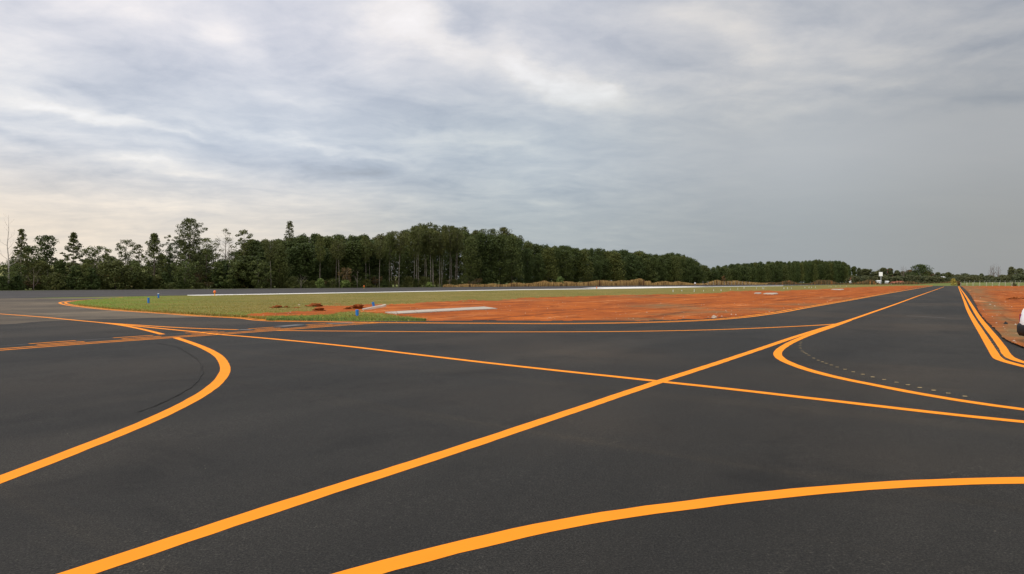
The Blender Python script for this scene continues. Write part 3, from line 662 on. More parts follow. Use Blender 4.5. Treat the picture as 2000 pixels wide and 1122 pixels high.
# named bushes
def bush(nm, px, Yf, top_, wpx, leafm, lab, shape='dome', cat='bush', z=0, base_Y=None, **kw):
    Y_ = base_Y or edgeY(px, Yf); hh = hgt(top_, Y_) - z; a = dict(cb=.08, clumps=34, per=40, size=.0016 * Y_ + .05, cr=.16 * pxw(wpx, Y_) ** .8 + .2, limbs=False); a.update(kw)
    t = make_tree(nm, hh, pxw(wpx, Y_), shape=shape, leafm=leafm, **a); place(t, px, Y_, z); return tag(t, lab, cat)
bush('bush', 1094, 1.0, 541, 18, 'leaf_bright', 'bright green rounded bush rising out of the dry reeds')
bush('bush', 1413, 1.0, 540, 12, 'leaf_brown', 'small russet bush above the reeds before the far block of wood')
bush('bush', 678, 1.0, 524, 34, 'leaf_brown', 'large russet round-headed shrub with pale branches before the wood', 'umbrella', cb=.3, limbs=True, bark='bark_pale', bare=.2, per=26)
bush('bush', 625, 1.0, 545, 20, 'leaf_bright', 'light green bush just left of the large russet shrub')
bush('bush', 675, .995, 548, 24, 'leaf_bright', 'light green low bush at the foot of the large russet shrub')
bush('bush', 839, .995, 552, 16, 'leaf_bright', 'bright green low bush among the eucalyptus trunks')
t = bare_tree('bare_shrub', 3.2, 4.2, 'bark_pale', 4, .2, 8, .8, .07, seed=3); place(t, 588, edgeY(588, .995)); tag(t, 'leafless pale shrub beside the runway at the left of the wood', 'shrub')
t = bare_tree('bare_shrub', 4.5, 4.6, 'twig', 4, .15, 9, .8, .07, seed=8); place(t, 66, edgeY(66, 1.0)); tag(t, 'leafless grey shrub by the runway near the left edge', 'shrub')
t = bare_tree('bare_shrub', 5, 4.6, 'bark_pale', 4, .15, 9, 1.0, .07, seed=9); place(t, 698, edgeY(698, 1.0)); tag(t, 'leafless pale shrub left of the tallest single pale trunk', 'shrub')

# dry reeds along the far edge of the runway
nr = 15000
rx = 866 + (1560 - 866) * rng.random(nr) ** .9
YY = np.array([edgeY(p) for p in rx]) * rng.uniform(.985, 1.02, nr)
hmax = np.interp(rx, [866, 1000, 1060, 1080, 1095, 1150, 1180, 1240, 1270, 1272, 1300, 1340, 1360, 1378, 1400, 1420, 1480, 1560], [.8, 1.2, 1.9, 2.3, 2.0, 2.0, 2.9, 3.0, 3.1, 1.5, 2.2, 2.0, 1.0, 1.0, 3.0, 2.8, 1.8, .9]) * 1.02
hm = hmax * (.75 + .5 * vnoise(rx * .08, rx * 0))
bxr, byr = (rx - CX) / F * YY, YY; cntr = nr
ang = rng.random(nr) * 6.283; h = hm * (.45 + .55 * rng.random(nr)); w = .08 + .14 * rng.random(nr)
b = np.stack([bxr, byr, np.zeros(nr)], -1); d = np.stack([np.cos(ang), np.sin(ang) * .4, np.zeros(nr)], -1) * w[:, None]
tp_ = b + np.stack([rng.normal(0, .12, nr), rng.normal(0, .12, nr), h], -1)
tag(link_mesh('dry_reeds', np.stack([b - d, b + d, tp_ + d * .9, tp_ - d * .9], 1).reshape(-1, 3), np.arange(nr * 4).reshape(-1, 4), M['straw'], tint=rng.random(nr)), 'tall straw-coloured dry reeds along the far side of the runway', 'reeds', kind='stuff')
# lower dry growth in front of far block and right bushes
nr = 9000; rx = rng.uniform(1500, 1870, nr); YY = rng.uniform(520, 600, nr)
h = .8 + 3.2 * vnoise(rx * .05, rx * 0) * rng.random(nr); ang = rng.random(nr) * 6.28; w = .15 + .3 * rng.random(nr)
b = np.stack([(rx - CX) / F * YY, YY, np.zeros(nr)], -1); d = np.stack([np.cos(ang), np.sin(ang), 0 * ang], -1) * w[:, None]
tp_ = b + np.stack([rng.normal(0, .2, nr), rng.normal(0, .2, nr), h], -1)
tag(link_mesh('dry_scrub', np.stack([b - d, b + d, tp_ + d * .8, tp_ - d * .8], 1).reshape(-1, 3), np.arange(nr * 4).reshape(-1, 4), M['leaf_brown'], tint=rng.random(nr)), 'brownish dry scrub at the far end of the field before the distant trees', 'scrub', kind='stuff')

# far right trees
FY = 620
for px, tp, wpx, lf, shp, lab, nm in (
 (1668, 521, 13, 'leaf_dark', 'column', 'narrow dark tree right of the end of the far wood', 'narrow_tree'),
 (1678, 524, 14, 'leaf_far', 'round', 'round tree between the narrow dark tree and the flat-topped tree', 'round_tree'),
 (1691, 526, 20, 'leaf_far', 'umbrella', 'flat-topped tree left of the white sign', 'flat_topped_tree'),
 (1706, 531, 18, 'leaf_far', 'dome', 'low dome-shaped tree just left of the white sign', 'dome_shaped_tree'),
 (1725, 524, 24, 'leaf_far', 'round', 'round dark tree right behind the white sign', 'round_tree'),
 (1738, 525, 22, 'leaf_pink', 'dome', 'tree with pink blossom on top, right of the white sign', 'blossoming_tree'),
 (1752, 529, 18, 'leaf_far', 'dome', 'small tree between the blossoming tree and the bare reddish tree', 'small_tree'),
 (1777, 528, 26, 'leaf_brown', 'dome', 'brownish tree at the left foot of the big dark domed tree', 'brownish_tree'),
 (1799, 517.5, 46, 'leaf_dark', 'dome', 'big dark domed tree standing highest above the end of the taxiway', 'domed_tree'),
 (1811, 531, 34, 'leaf_brown', 'dome', 'grey-brown rounded tree in front of the big domed tree', 'brownish_tree'),
 (1832, 533, 20, 'leaf_far', 'dome', 'green tree at the right foot of the big domed tree', 'green_tree'),
 (1852, 533, 24, 'leaf_bush', 'dome', 'lighter green tree above the end of the taxiway', 'green_tree'),
 (1975, 522, 20, 'leaf_far', 'dome', 'dark tree with a stepped outline right of the bare trees', 'stepped_tree'),
 (1992, 525, 24, 'leaf_far', 'dome', 'rounded tree at the right edge of the picture above the fences', 'round_tree'),
 (1715, 530, 20, 'leaf_far', 'dome', 'low wide tree filling the gap left of the sign', 'wide_tree'),
 (1763, 531, 22, 'leaf_far', 'dome', 'low green tree in front of the leafless reddish tree', 'low_tree'),
 (1786, 530, 24, 'leaf_far', 'dome', 'dark green tree in front of the big domed tree, left side', 'green_tree'),
 (1842, 535, 22, 'leaf_far', 'dome', 'low green tree between two taller ones right of the domed tree', 'low_tree'),
 (1870, 537, 24, 'leaf_far', 'dome', 'low tree above the yellow bush', 'low_tree'), (1885, 535, 26, 'leaf_far', 'dome', 'rounded tree right of the yellow bush behind the fences', 'round_tree'),
 (1903, 538, 26, 'leaf_far', 'dome', 'low spreading tree left of the tiny round tree', 'low_tree'), (1931, 539, 30, 'leaf_far', 'dome', 'low spreading tree under the bare trees', 'low_tree'),
 (1958, 538, 26, 'leaf_far', 'dome', 'low tree left of the stepped tree', 'low_tree'),
 (1917, 535, 9, 'leaf_far', 'round', 'tiny round tree poking above the scrub left of the bare trees', 'round_tree')):
    Y_ = FY + (px % 7) * 6
    t = make_tree(nm, hgt(tp, Y_), pxw(wpx, Y_) * (1.4 if nm == 'domed_tree' else 1.15), cb=.15 if nm != 'flat_topped_tree' else .5, shape=shp, clumps=80, per=60, size=.85, inner=.1, cr=max(1.1, pxw(wpx, Y_) * .17), leafm=lf, limbs=False)
    place(t, px, Y_); tag(t, lab, 'tree', 'distant trees round the end of the taxiway')
for px, tp, s in ((1765, 524, 2), (1935, 521.5, 11), (1941, 519, 12), (1950, 520, 13)):
    Y_ = 640; t = bare_tree('bare_tree', hgt(tp, Y_), pxw(24 if px < 1900 else 20, Y_), 'twig', 5, .30, 15, 1.1, .55, seed=s); place(t, px, Y_)
    tag(t, {1765: 'leafless reddish-grey tree between the blossoming tree and the big domed tree', 1935: 'leftmost of the three bare grey trees above the right fences', 1941: 'middle and tallest of the three bare grey trees above the right fences', 1950: 'rightmost of the three bare grey trees above the right fences'}[px], 'tree')
for i in range(64):
    px = 1664 + i * 5.9 + random.uniform(-2, 2); Y_ = random.uniform(540, 590)
    tp = float(np.interp(px, [1660, 1700, 1780, 1830, 1860, 1880, 1910, 1950, 1975, 2010, 2050], [540, 540, 538, 540, 543, 537, 539, 540, 538, 533, 532])) + random.uniform(-1, 4)
    inst('far', i, 'bush', px, Y_, max(2, hgt(tp, Y_)), random.uniform(8, 12), 'olive green bush of the distant scrub line' + (' behind the right fences' if px > 1870 else ' left of the end of the taxiway'), 'bushes of the scrub line' + (' behind the right fences' if px > 1870 else ' left of the taxiway end'), cat='bush')
bush('yellow_bush', 1862, 1, 544.5, 14, 'leaf_yellow', 'yellow bush at the far end of the taxiway', base_Y=352, size=.35)
bush('bush', 1980, 1, 553, 9, 'leaf_bush', 'dark green bush standing at the near white fence', base_Y=306, size=.35)
bush('bush', 1873, 1, 550, 8, 'leaf_brown', 'small brown bush between the yellow bush and the first fence post', base_Y=345, size=.35)
for p in protos:                       # prototypes not used would float at the origin
    if p.name not in used_proto:
        for ch in list(p.children): bpy.data.objects.remove(ch)
        bpy.data.objects.remove(p)

# road on beyond the end of the taxiway
sheet('earth_ramp', [G(1843, 558.4), G(1872, 558.4), G(1862, 554.4), G(1846, 554.4)], .02, M['earth'])
sheet('far_road', [G(1846, 557.6), G(1856, 557.6), G(1855, 553.8), G(1849, 553.8)], .03, M['runway'])

# ------------------------------------------------------------ fences
fn = empty('fence'); tag(fn, 'low near fence of pale posts and rails along the edge of the red earth', 'fence')
fx = [1876.5, 1888.5, 1900.5, 1913.5, 1926.4, 1938.4, 1951.4, 1963.5, 1976.5, 1990, 2003, 2017, 2031, 2046, 2061]
pp = []
for i, px in enumerate(fx):
    y = 558.9 + (px - 1876) * .0095; x_, y_ = G(px, y); pp.append((x_, y_))
    MB().tube([(x_, y_, 0), (x_, y_, 1.68)], [.08, .07], 6).tube([(x_, y_, 1.68), (x_, y_, 1.73)], [.09, .04], 6).build('post', M['post'], fn)
for zz, r_, st in ((1.45, .035, 4), (1.0, .012, 0), (.55, .012, 0)):
    mb = MB()
    for a, b in zip(pp[st:], pp[st + 1:]): mb.tube([(a[0], a[1], zz), (b[0], b[1], zz)], [r_, r_], 4, False)
    mb.build('rail' if st else 'wire', M['post'] if st else M['wire'], fn)
fn = empty('fence'); tag(fn, 'far wire fence of grey posts at the top of the green bank on the right', 'fence')
pp = []
for px in [1874 + 9.9 * k for k in range(16)]:
    Y_ = 430; x_, y_ = at(px, Y_); z0 = bankz(x_, y_); pp.append((x_, y_, z0))
    MB().tube([(x_, y_, z0 - .1), (x_, y_, z0 + 1.4), (x_, y_ - .25, z0 + 1.7)], [.08, .06, .05], 5).build('post', M['farpost'], fn)
for zz in (.5, .9, 1.3):
    mb = MB()
    for a, b in zip(pp, pp[1:]): mb.tube([(a[0], a[1], a[2] + zz), (b[0], b[1], b[2] + zz)], [.014, .014], 3, False)
    mb.build('wire', M['wire'], fn)
fn = empty('fence'); tag(fn, 'grey post fence showing through the dry reeds before the far wood', 'fence')
pp = []
for px in [1373, 1383, 1393.5, 1404, 1414.5, 1422, 1429, 1436, 1443, 1450, 1457, 1464]:
    Y_ = edgeY(px, .975); x_, y_ = at(px, Y_); pp.append((x_, y_))
    MB().tube([(x_, y_, 0), (x_, y_, 2.1), (x_ + .1, y_, 2.35)], [.12, .1, .08], 5).build('post', M['greypost'], fn)
mb = MB()
for zz in (.7, 1.3, 1.9):
    for a, b in zip(pp, pp[1:]): mb.tube([(a[0], a[1], zz), (b[0], b[1], zz)], [.014, .014], 3, False)
mb.build('wire', M['wire'], fn)

# ------------------------------------------------------------ small airfield things
def blue_tube(px, py, hpx, lab, cap=None, lean=0.0):
    x_, y_ = G(px, py); Hh = hpx / (py - HY) * H_EYE
    t = empty('blue_tube', (x_, y_, .045)); t.rotation_euler = (0, lean, 0)
    r_ = .075
    MB().tube([(0, 0, -.05), (0, 0, .03), (0, 0, .03), (0, 0, Hh - .02), (0, 0, Hh)], [r_ * 1.02, r_ * 1.02, r_, r_, r_ * .92], 14).build('pipe', M['blue'], t, False)
    MB().tube([(0, 0, Hh - .045), (0, 0, Hh - .02), (0, 0, Hh + .004)], [r_ * 1.1, r_ * 1.12, r_ * .8], 14).build('cap', M[cap or 'blue'], t)
    mbb = MB()
    for k_ in range(7):
        a_ = k_ * .9; mbb.tube([(math.cos(a_) * .1, math.sin(a_) * .1, -.04), (math.cos(a_) * .16, math.sin(a_) * .15, .02 + .02 * (k_ % 3))], [.05, .02], 5)
    mbb.build('soil_collar', M['clod'], t)
    return tag(t, lab, 'marker tube', 'blue tubes standing in the infield')
blue_tube(290, 594.3, 11, 'upright blue tube in the grass, left one of the pair near the infield tip')
blue_tube(309.5, 584, 9.6, 'upright blue tube with a white cap in the grass near the runway', 'whitep')
blue_tube(697.5, 620.3, 13, 'upright blue tube in the green weeds at the edge of the asphalt')
blue_tube(731, 604.2, 12.5, 'leaning blue tube in the red earth beside the concrete strip', None, R(-13))
def edge_light(px, py, hpx, lab, big=True):
    x_, y_ = G(px, py); Hh = hpx / (py - HY) * H_EYE; t = empty('runway_light', (x_, y_, .03))
    MB().tube([(0, 0, 0), (0, 0, .04), (0, 0, .04), (0, 0, Hh * .5)], [.12, .12, .05, .05], 10).build('stem', M['yellowp'], t)
    MB().tube([(0, 0, Hh * .45), (0, 0, Hh * .52), (0, 0, Hh * .6), (0, 0, Hh * .85), (0, 0, Hh * .97), (0, 0, Hh)], [.06, .14, .155, .14, .08, .02], 12).build('lamp', M['orangep'], t, True)
    return tag(t, lab, 'light', 'orange marker lights by the runway')
edge_light(419.3, 578.5, 10.5, 'orange marker light on a yellow stem where the white runway line begins')
edge_light(711, 563.6, 5.5, 'small orange marker light beyond the runway at the foot of the pale trunks')
edge_light(1165.5, 565, 4.2, 'small rust-red marker light beside the wide white runway band')
stakes = [(1314.7, 571.7, 5), (1331.5, 570, 3), (1356, 571, 5.4), (1374, 570.3, 3.4), (1393.7, 570, 4.4), (1408.5, 569.6, 4.6), (1426.5, 567.6, 4), (1441, 567, 4.6), (1453, 564.6, 4), (1477.6, 565.5, 4), (1489.4, 565, 3.6), (1491.9, 565.8, 4), (1531, 565.6, 3.6), (1538, 565.4, 3.8), (1545.5, 565.4, 3.6), (1572, 563.3, 2.6), (1580, 563.3, 2.8), (1585, 563.2, 2.4), (1592.7, 563, 2.6), (1619, 561.4, 2.4), (1623, 561.3, 2.4), (1632.6, 561, 2.2), (1641, 560.8, 2.2), (1653, 560.5, 2)]
sk = None
for i, (px, py, hp) in enumerate(stakes):
    x_, y_ = G(px, py); Hh = hp / (py - HY) * H_EYE
    if sk is None:
        sk = MB().box((0, 0, .22), (.10, .05, .5)).box((0, 0, .46), (.13, .07, .06)).poly([(-.05, -.026, .49), (.05, -.026, .49), (0, 0, .56)]).poly([(.05, .026, .49), (-.05, .026, .49), (0, 0, .56)]).build('marker_stake', M['post'])
        o = sk
    else: o = sk.copy(); col.objects.link(o)
    o.location = (x_, y_, .05); o.scale = (1.5, 1.5, Hh / .56); o.rotation_euler = (random.uniform(-.05, .05), random.uniform(-.08, .08), random.random() * 1.5)
    n_ = ('nearer stake of the row along the grass edge' if px < 1500 else 'farther stake of the row along the grass edge')
    tag(o, 'short pale wooden ' + n_, 'stake', 'pale stakes, ' + n_.split(' ')[0] + ' part of the row')

# concrete strip
def slab(name, pts, z0, z1, m):
    w_ = [G(*p, z1) for p in pts]; n = len(w_); v = [(x, y, z0) for x, y in w_] + [(x, y, z1) for x, y in w_]
    f = [tuple(range(n, 2 * n))] + [(i, (i + 1) % n, n + (i + 1) % n, n + i) for i in range(n)]
    a = sum(w_[i][0] * w_[(i + 1) % n][1] - w_[(i + 1) % n][0] * w_[i][1] for i in range(n))
    if a < 0: f = [tuple(reversed(q)) for q in f]
    return link_mesh(name, v, f, m)
cs = empty('concrete_strip'); tag(cs, 'long pale concrete strip of flat panels lying in the red earth', 'concrete strip')
nseg = 5
up_ = lambda t: (774 + (946 - 774) * t, 608.0 + (599.0 - 608.0) * t); dn_ = lambda t: (776 + (972 - 776) * t, 612.6 + (602.6 - 612.6) * t - 1.2 * math.sin(t * 3.14) * .3)
for k in range(nseg):
    a = k / nseg + .003; b = (k + 1) / nseg - .003
    slab('panel', [up_(a), up_(b), dn_(b), dn_(a)], 0.0, .11 + .004 * (k % 2), M['concrete']).parent = cs
slab('kerb_block', [(752, 609.3), (774, 608.4), (775.5, 612.2), (757, 610.5)], 0, .13, M['dullconcrete']).parent = cs
o = slab('concrete_board', [(740, 607.2), (740.5, 604.2), (741.5, 604.2), (741, 607.2)], 0, .01, M['dullconcrete']); bpy.data.objects.remove(o)
x_, y_ = G(731, 607); pl = MB().box((0, 0, 0), (1.35, .3, .1)).box((.1, 0, .052), (.5, .2, .03)); o = pl.build('plank', M['dullconcrete']); o.location = (x_, y_, .17); o.rotation_euler = (.15, R(-11), .1)
tag(o, 'tilted grey plank lying in the red earth left of the concrete strip', 'plank')
for i, (px, py, w_, d_, lab) in enumerate(((1480, 573.0, 15, 1.2, 'broken grey concrete piece at the left end of the small white slab'), (1505, 573.8, 30, 1.4, 'small white concrete slab in the red earth far along the taxiway'), (1636, 565.6, 26, .8, 'far broken pale slab in the red earth nearer the horizon'))):
    o = slab('concrete_slab', [(px - w_ / 2, py + .2), (px - w_ * .3, py - d_), (px + w_ * .38, py - d_ * 1.1), (px + w_ / 2, py - .1), (px + w_ * .2, py + .7)], 0, .15, M['dullconcrete' if i == 0 else 'concrete']); tag(o, lab, 'slab')

# heaps of soil, stones
def lump(name, w_, d_, h_, m, seed, sub=18, amp=.45):
    r_ = random.Random(seed); v = []; f = []; n, k = sub, sub // 2
    ox, oy = r_.random() * 50, r_.random() * 50
    for j in range(k + 1):
        for i in range(n):
            a = 2 * math.pi * i / n; e = j / k * math.pi / 2
            nn = float(fbm(np.array([ox + 3 + 1.6 * math.cos(a) * math.cos(e) + 2 * e]), np.array([oy + 1.6 * math.sin(a) + 3 * e]), 3)[0])
            s = 1 + amp * (nn - .5) * 2.2; v.append((w_ / 2 * math.cos(a) * math.cos(e) * s, d_ / 2 * math.sin(a) * math.cos(e) * s, h_ * math.sin(e) * s - .02))
    for j in range(k):
        for i in range(n): f.append((j * n + i, j * n + (i + 1) % n, (j + 1) * n + (i + 1) % n, (j + 1) * n + i))
    return link_mesh(name, v, f, m)
for i, (px, py, wpx, hpx, lab) in enumerate((
 (541, 603.6, 17, 5.6, 'leftmost clump of dug red soil on the grass'), (559, 602.8, 10, 4, 'small low clump of red soil right of the leftmost clump'),
 (578, 603.4, 14, 2, 'flat scatter of red soil between the clumps on the grass'), (615, 600.6, 22, 6.4, 'heap of red soil with dry roots at the left tip of the red earth'),
 (622, 609, 18, 6, 'heap of red soil with dry grass on it on the strip of dug earth'), (680, 606, 13, 6, 'dark heap of soil left of the blue tube in the weeds'),
 (697, 605.5, 24, 9.5, 'largest heap of red soil, behind the blue tube in the weeds'), (716, 604.4, 14, 3, 'low heap of soil left of the leaning blue tube'),
 (1986, 586.6, 22, 6, 'heap of red soil on the right beside the car'))):
    x_, y_ = G(px, py); k_ = H_EYE / (py - HY)
    o = lump('soil_heap', wpx * k_ * 1.15, wpx * k_ * 1.5, hpx * k_ * .7, M['clod'], i + 3, 34, .95); o.location = (x_, y_, .06); tag(o, lab, 'soil heap')
st = lump('stone', .2, .16, .1, M['gravel'], 5, 8); first = True
def stone(px, py, s, lab, grp=None, m=None):
    global first
    o = st if first else st.copy()
    if not first: col.objects.link(o)
    first = False; x_, y_ = G(px, py); o.location = (x_, y_, .04); o.scale = (s, s, s); o.rotation_euler = (0, 0, random.random() * 6)
    tag(o, lab, 'stone', grp)
stone(1395, 622.3, 1.15, 'pale round stone at the edge of the asphalt by the double line')
stone(584, 598.2, .9, 'white stone on the grass above the clumps of soil')
for px, py, s in ((1934, 597, 1.5), (1943, 600, 1.2), (1978, 585.5, 1.0), (1972, 587.5, .8), (1915, 583.5, 1.0), (1984, 674, .8), (1921, 607, .9)): stone(px, py, s * .55, 'small white stone on the right-hand red earth', 'white stones on the right-hand earth')
dk = lump('dark_stone', .15, .14, .12, M['blackp'], 8, 14, .3); x_, y_ = G(1964.5, 636.5); dk.location = (x_, y_, .05); tag(dk, 'round black lump on the red earth left of the white car', 'lump')
# countless pebbles
npb = 2600; zx = rng.uniform(470, 1700, npb); zy = 566 + rng.random(npb) * 60
okp = inpoly(zx, zy, earthA) & inpoly(zx, zy, infield); zx, zy = zx[okp], zy[okp]
zx = np.concatenate([zx, rng.uniform(1890, 2060, 700)]); zy = np.concatenate([zy, rng.uniform(562, 680, 700)]); ok2 = (zx < 1800) | inpoly(zx, zy, poly2); zx, zy = zx[ok2], zy[ok2]
qx, qy = Gn(zx, zy); n = len(qx); s = .010 + .038 * rng.random(n) ** 5
octv = np.array([(1, 0, 0), (0, 1, 0), (-1, 0, 0), (0, -1, 0), (0, 0, .8)]); V_ = (octv[None] * s[:, None, None] * rng.uniform(.7, 1.3, (n, 5, 1)) + np.stack([qx, qy, np.full(n, .05)], -1)[:, None]).reshape(-1, 3)
ft = np.array([(0, 1, 4), (1, 2, 4), (2, 3, 4), (3, 0, 4)]); F_ = (ft[None] + (np.arange(n) * 5)[:, None, None]).reshape(-1, 3)
tag(link_mesh('pebbles', V_, F_, M['gravel']), 'pale pebbles and crumbs scattered over the red earth', 'pebbles', kind='stuff')

# ------------------------------------------------------------ sign, houses
Y_ = 522; x_, y_ = at(1720.5, Y_); z0 = 0
sg = empty('billboard', (x_, y_, 0)); sg.rotation_euler = (0, 0, R(-12))
w_ = pxw(6.4, Y_); zb, zt = hgt(539.6, Y_), hgt(532, Y_)
MB().tube([(0, 0, 0), (0, 0, zb + .2)], [.26, .24], 12).build('pole', M['steel'], sg)
MB().box((-.1, 0, (zb + zt) / 2), (w_, .5, zt - zb)).build('sign_panel', M['whitep'], sg)
MB().box((-.1, 0, zb - .02), (w_ * 1.04, .56, .14)).box((-.1, 0, zt + .06), (w_ * 1.04, .56, .14)).build('frame', M['steel'], sg)
tag(sg, 'white square sign board on a thick white pole before the distant trees', 'sign')
def house(px, Y_, w_, d_, h_, rh, roofm, lab, rz=0.0, z=0.0, wallm='wall'):
    x_, y_ = at(px, Y_); o = empty('house', (x_, y_, z)); o.rotation_euler = (0, 0, rz)
    MB().box((0, 0, h_ / 2), (w_, d_, h_)).build('wall', M[wallm], o)
    r_ = MB(); e = .4
    A_ = [(-w_/2-e, -d_/2-e, h_-.05), (w_/2+e, -d_/2-e, h_-.05), (w_/2+e, d_/2+e, h_-.05), (-w_/2-e, d_/2+e, h_-.05), (-w_/2-e, 0, h_+rh), (w_/2+e, 0, h_+rh)]
    r_.v = A_; r_.f = [(0, 1, 5, 4), (2, 3, 4, 5), (1, 2, 5), (3, 0, 4), (3, 2, 1, 0)]; r_.build('roof', M[roofm], o)
    for k_ in (-.28, .28): MB().box((k_ * w_, -d_/2 - .02, h_ * .55), (w_ * .18, .06, h_ * .4)).build('window', M['glass'], o)
    MB().box((0, -d_/2 - .02, h_ * .4), (w_ * .12, .06, h_ * .8)).build('door', M['steel'], o)
    return tag(o, lab, 'house')
house(1670, 575, 5.5, 5, 3.6, 2.4, 'tile', 'small house with a red tiled roof at the right end of the far wood')
house(1748, 530, 5, 4, 1.2, 1.0, 'tile', 'low building with a red tiled roof right of the white sign', R(8))
house(1757, 532, 4, 4, 1.4, 1.2, 'tile', 'second low red tiled building further right of the sign', R(-10))
house(1716, 545, 2.6, 2.6, 2.6, .5, 'whitep', 'tiny white shed at the left foot of the sign pole', wallm='whitep')
house(1732, 545, 1.8, 2.2, 2.3, .4, 'whitep', 'tiny white shed just right of the sign pole', wallm='whitep')
house(1841, 602, 2.6, 2.2, 5.9, .6, 'whitep', 'small white roofed box above the scrub near the taxiway end', R(20), wallm='whitep')
house(1661, 560, 1.2, 1.2, 2.2, .3, 'whitep', 'tiny white box at the foot of the far wood', wallm='whitep')
x_, y_ = G(1357.5, 557.5)
bd = empty('notice_board', (*at(1357.5, 385), 0)); MB().box((0, 0, 1.25), (.8, .06, .65)).build('panel', M['whitep'], bd); MB().box((-.3, .05, .5), (.07, .05, 1.1)).build('leg', M['greypost'], bd); MB().box((.3, .05, .5), (.07, .05, 1.1)).build('leg', M['greypost'], bd)
tag(bd, 'small white notice board before the reeds at the right end of the first wood', 'sign')

# ------------------------------------------------------------ white car at the right edge
Yc = 17.7; xl, _ = at(1987.0, Yc + .8)
car = empty('car', (xl + 2.0, Yc, .02)); car.rotation_euler = (0, 0, R(180))
def lathe_profile_body(prof, halfw, tuck, name, m, parent, smooth=True):
    """side outline (x,z) swept across the width with rounded shoulders"""
    mb = MB(); ys_ = [-1, -.94, -.8, 0, .8, .94, 1]; n = len(prof); cxp = sum(p[0] for p in prof) / n; czp = sum(p[1] for p in prof) / n
    for y in ys_:
        s = 1 - tuck * (max(0, abs(y) - .78) / .22) ** 2
        for (x, z) in prof: mb.v.append((cxp + (x - cxp) * s, y * halfw, czp + (z - czp) * (1 - (1 - s) * .8)))
    for j in range(len(ys_) - 1):
        for i in range(n):
            i2 = (i + 1) % n; mb.f.append((j * n + i, j * n + i2, (j + 1) * n + i2, (j + 1) * n + i))
    mb.f.append(tuple(range(n))); mb.f.append(tuple((len(ys_) - 1) * n + i for i in reversed(range(n))))
    return mb.build(name, m, parent, smooth)
low = [(-1.93, .50), (-1.90, .62), (-1.84, .76), (-1.76, .87), (-1.60, .94), (-1.0, 1.02), (1.5, 1.06), (1.76, .99), (1.86, .86), (1.92, .64), (1.93, .5), (1.90, .32), (-1.0, .24), (-1.70, .28), (-1.92, .40)]
bd_ = lathe_profile_body([(x * 1.022, z) for x, z in low], .82, .022, 'body', M['carwhite'], car)
cab = [(-.98, 1.0), (-.32, 1.44), (.1, 1.50), (1.2, 1.47), (1.72, 1.34), (1.86, 1.0)]
lathe_profile_body(cab, .72, .06, 'cabin', M['carwhite'], car)
for s_ in (-1, 1):
    MB().poly([(-.78, s_ * .728, 1.04), (.2, s_ * .728, 1.04), (.2, s_ * .728, 1.42), (-.25, s_ * .728, 1.40)]).build('side_window', M['glass'], car)
    MB().poly([(.28, s_ * .728, 1.04), (1.4, s_ * .728, 1.04), (1.25, s_ * .728, 1.40), (.28, s_ * .728, 1.42)]).build('side_window', M['glass'], car)
    MB().box((-1.835, s_ * .60, .74), (.10, .30, .15)).build('headlight', M['lens'], car)
    MB().box((1.88, s_ * .805, .66), (.10, .025, .20)).build('tail_light', M['redlens'], car)
    MB().box((-.62, s_ * .93, 1.05), (.12, .16, .12)).build('wing_mirror', M['blackp'], car)
    MB().box((.0, s_ * .835, .9), (.16, .03, .03)).build('door_handle', M['blackp'], car)
    for wxp in (-1.22, 1.2):
        wh = empty('wheel', (0, 0, 0)); wh.parent = car
        MB().tube([(wxp, s_ * .66, .29), (wxp, s_ * .70, .29), (wxp, s_ * .80, .29), (wxp, s_ * .835, .29)], [.25, .29, .29, .25], 28).build('tyre', M['tyre'], wh)
        MB().tube([(wxp, s_ * .80, .29), (wxp, s_ * .842, .29), (wxp, s_ * .85, .29)], [.17, .165, .05], 20).build('rim', M['rim'], wh)
bm_ = [(-1.985, .30), (-1.99, .46), (-1.95, .53), (-1.80, .54), (-1.62, .52), (-1.60, .24), (-1.72, .17), (-1.92, .20)]
lathe_profile_body(bm_, .845, .06, 'front_bumper', M['blackp'], car)
lathe_profile_body([(-x, z) for x, z in reversed(bm_)], .845, .06, 'rear_bumper', M['blackp'], car)
MB().poly([(-.96, -.62, 1.03), (-.96, .62, 1.03), (-.36, .6, 1.425), (-.36, -.6, 1.425)]).build('windscreen', M['glass'], car)
tag(car, 'white car with a black bumper, cut off by the right edge of the picture', 'car')

# ------------------------------------------------------------ sky
world = bpy.data.worlds.new('World'); scene.world = world; world.use_nodes = True
nt = world.node_tree; bg = nt.nodes['Background']
SUN_EL, SUN_AZ = 42.0, 215.0      # azimuth clockwise from +Y: behind the camera, to the left
sky = N(nt, 'ShaderNodeTexSky'); sky.sky_type = 'NISHITA'; sky.sun_disc = False; sky.sun_elevation = R(SUN_EL); sky.sun_rotation = R(SUN_AZ); sky.dust_density = 3
tc = N(nt, 'ShaderNodeTexCoord'); sep = N(nt, 'ShaderNodeSeparateXYZ'); nt.links.new(tc.outputs['Generated'], sep.inputs[0])
U = math_(nt, 'MULTIPLY', math_(nt, 'ARCTAN2', sep.outputs[0], sep.outputs[1]), 180 / math.pi)
Vv = math_(nt, 'MULTIPLY', math_(nt, 'ARCSINE', sep.outputs[2]), 180 / math.pi)
cmb = N(nt, 'ShaderNodeCombineXYZ'); nt.links.new(U, cmb.inputs[0]); nt.links.new(Vv, cmb.inputs[1])
def pe(px, py):
    return math.degrees(math.atan((px - CX) / F)), math.degrees(math.atan((HY - py) / math.hypot(F, px - CX)))
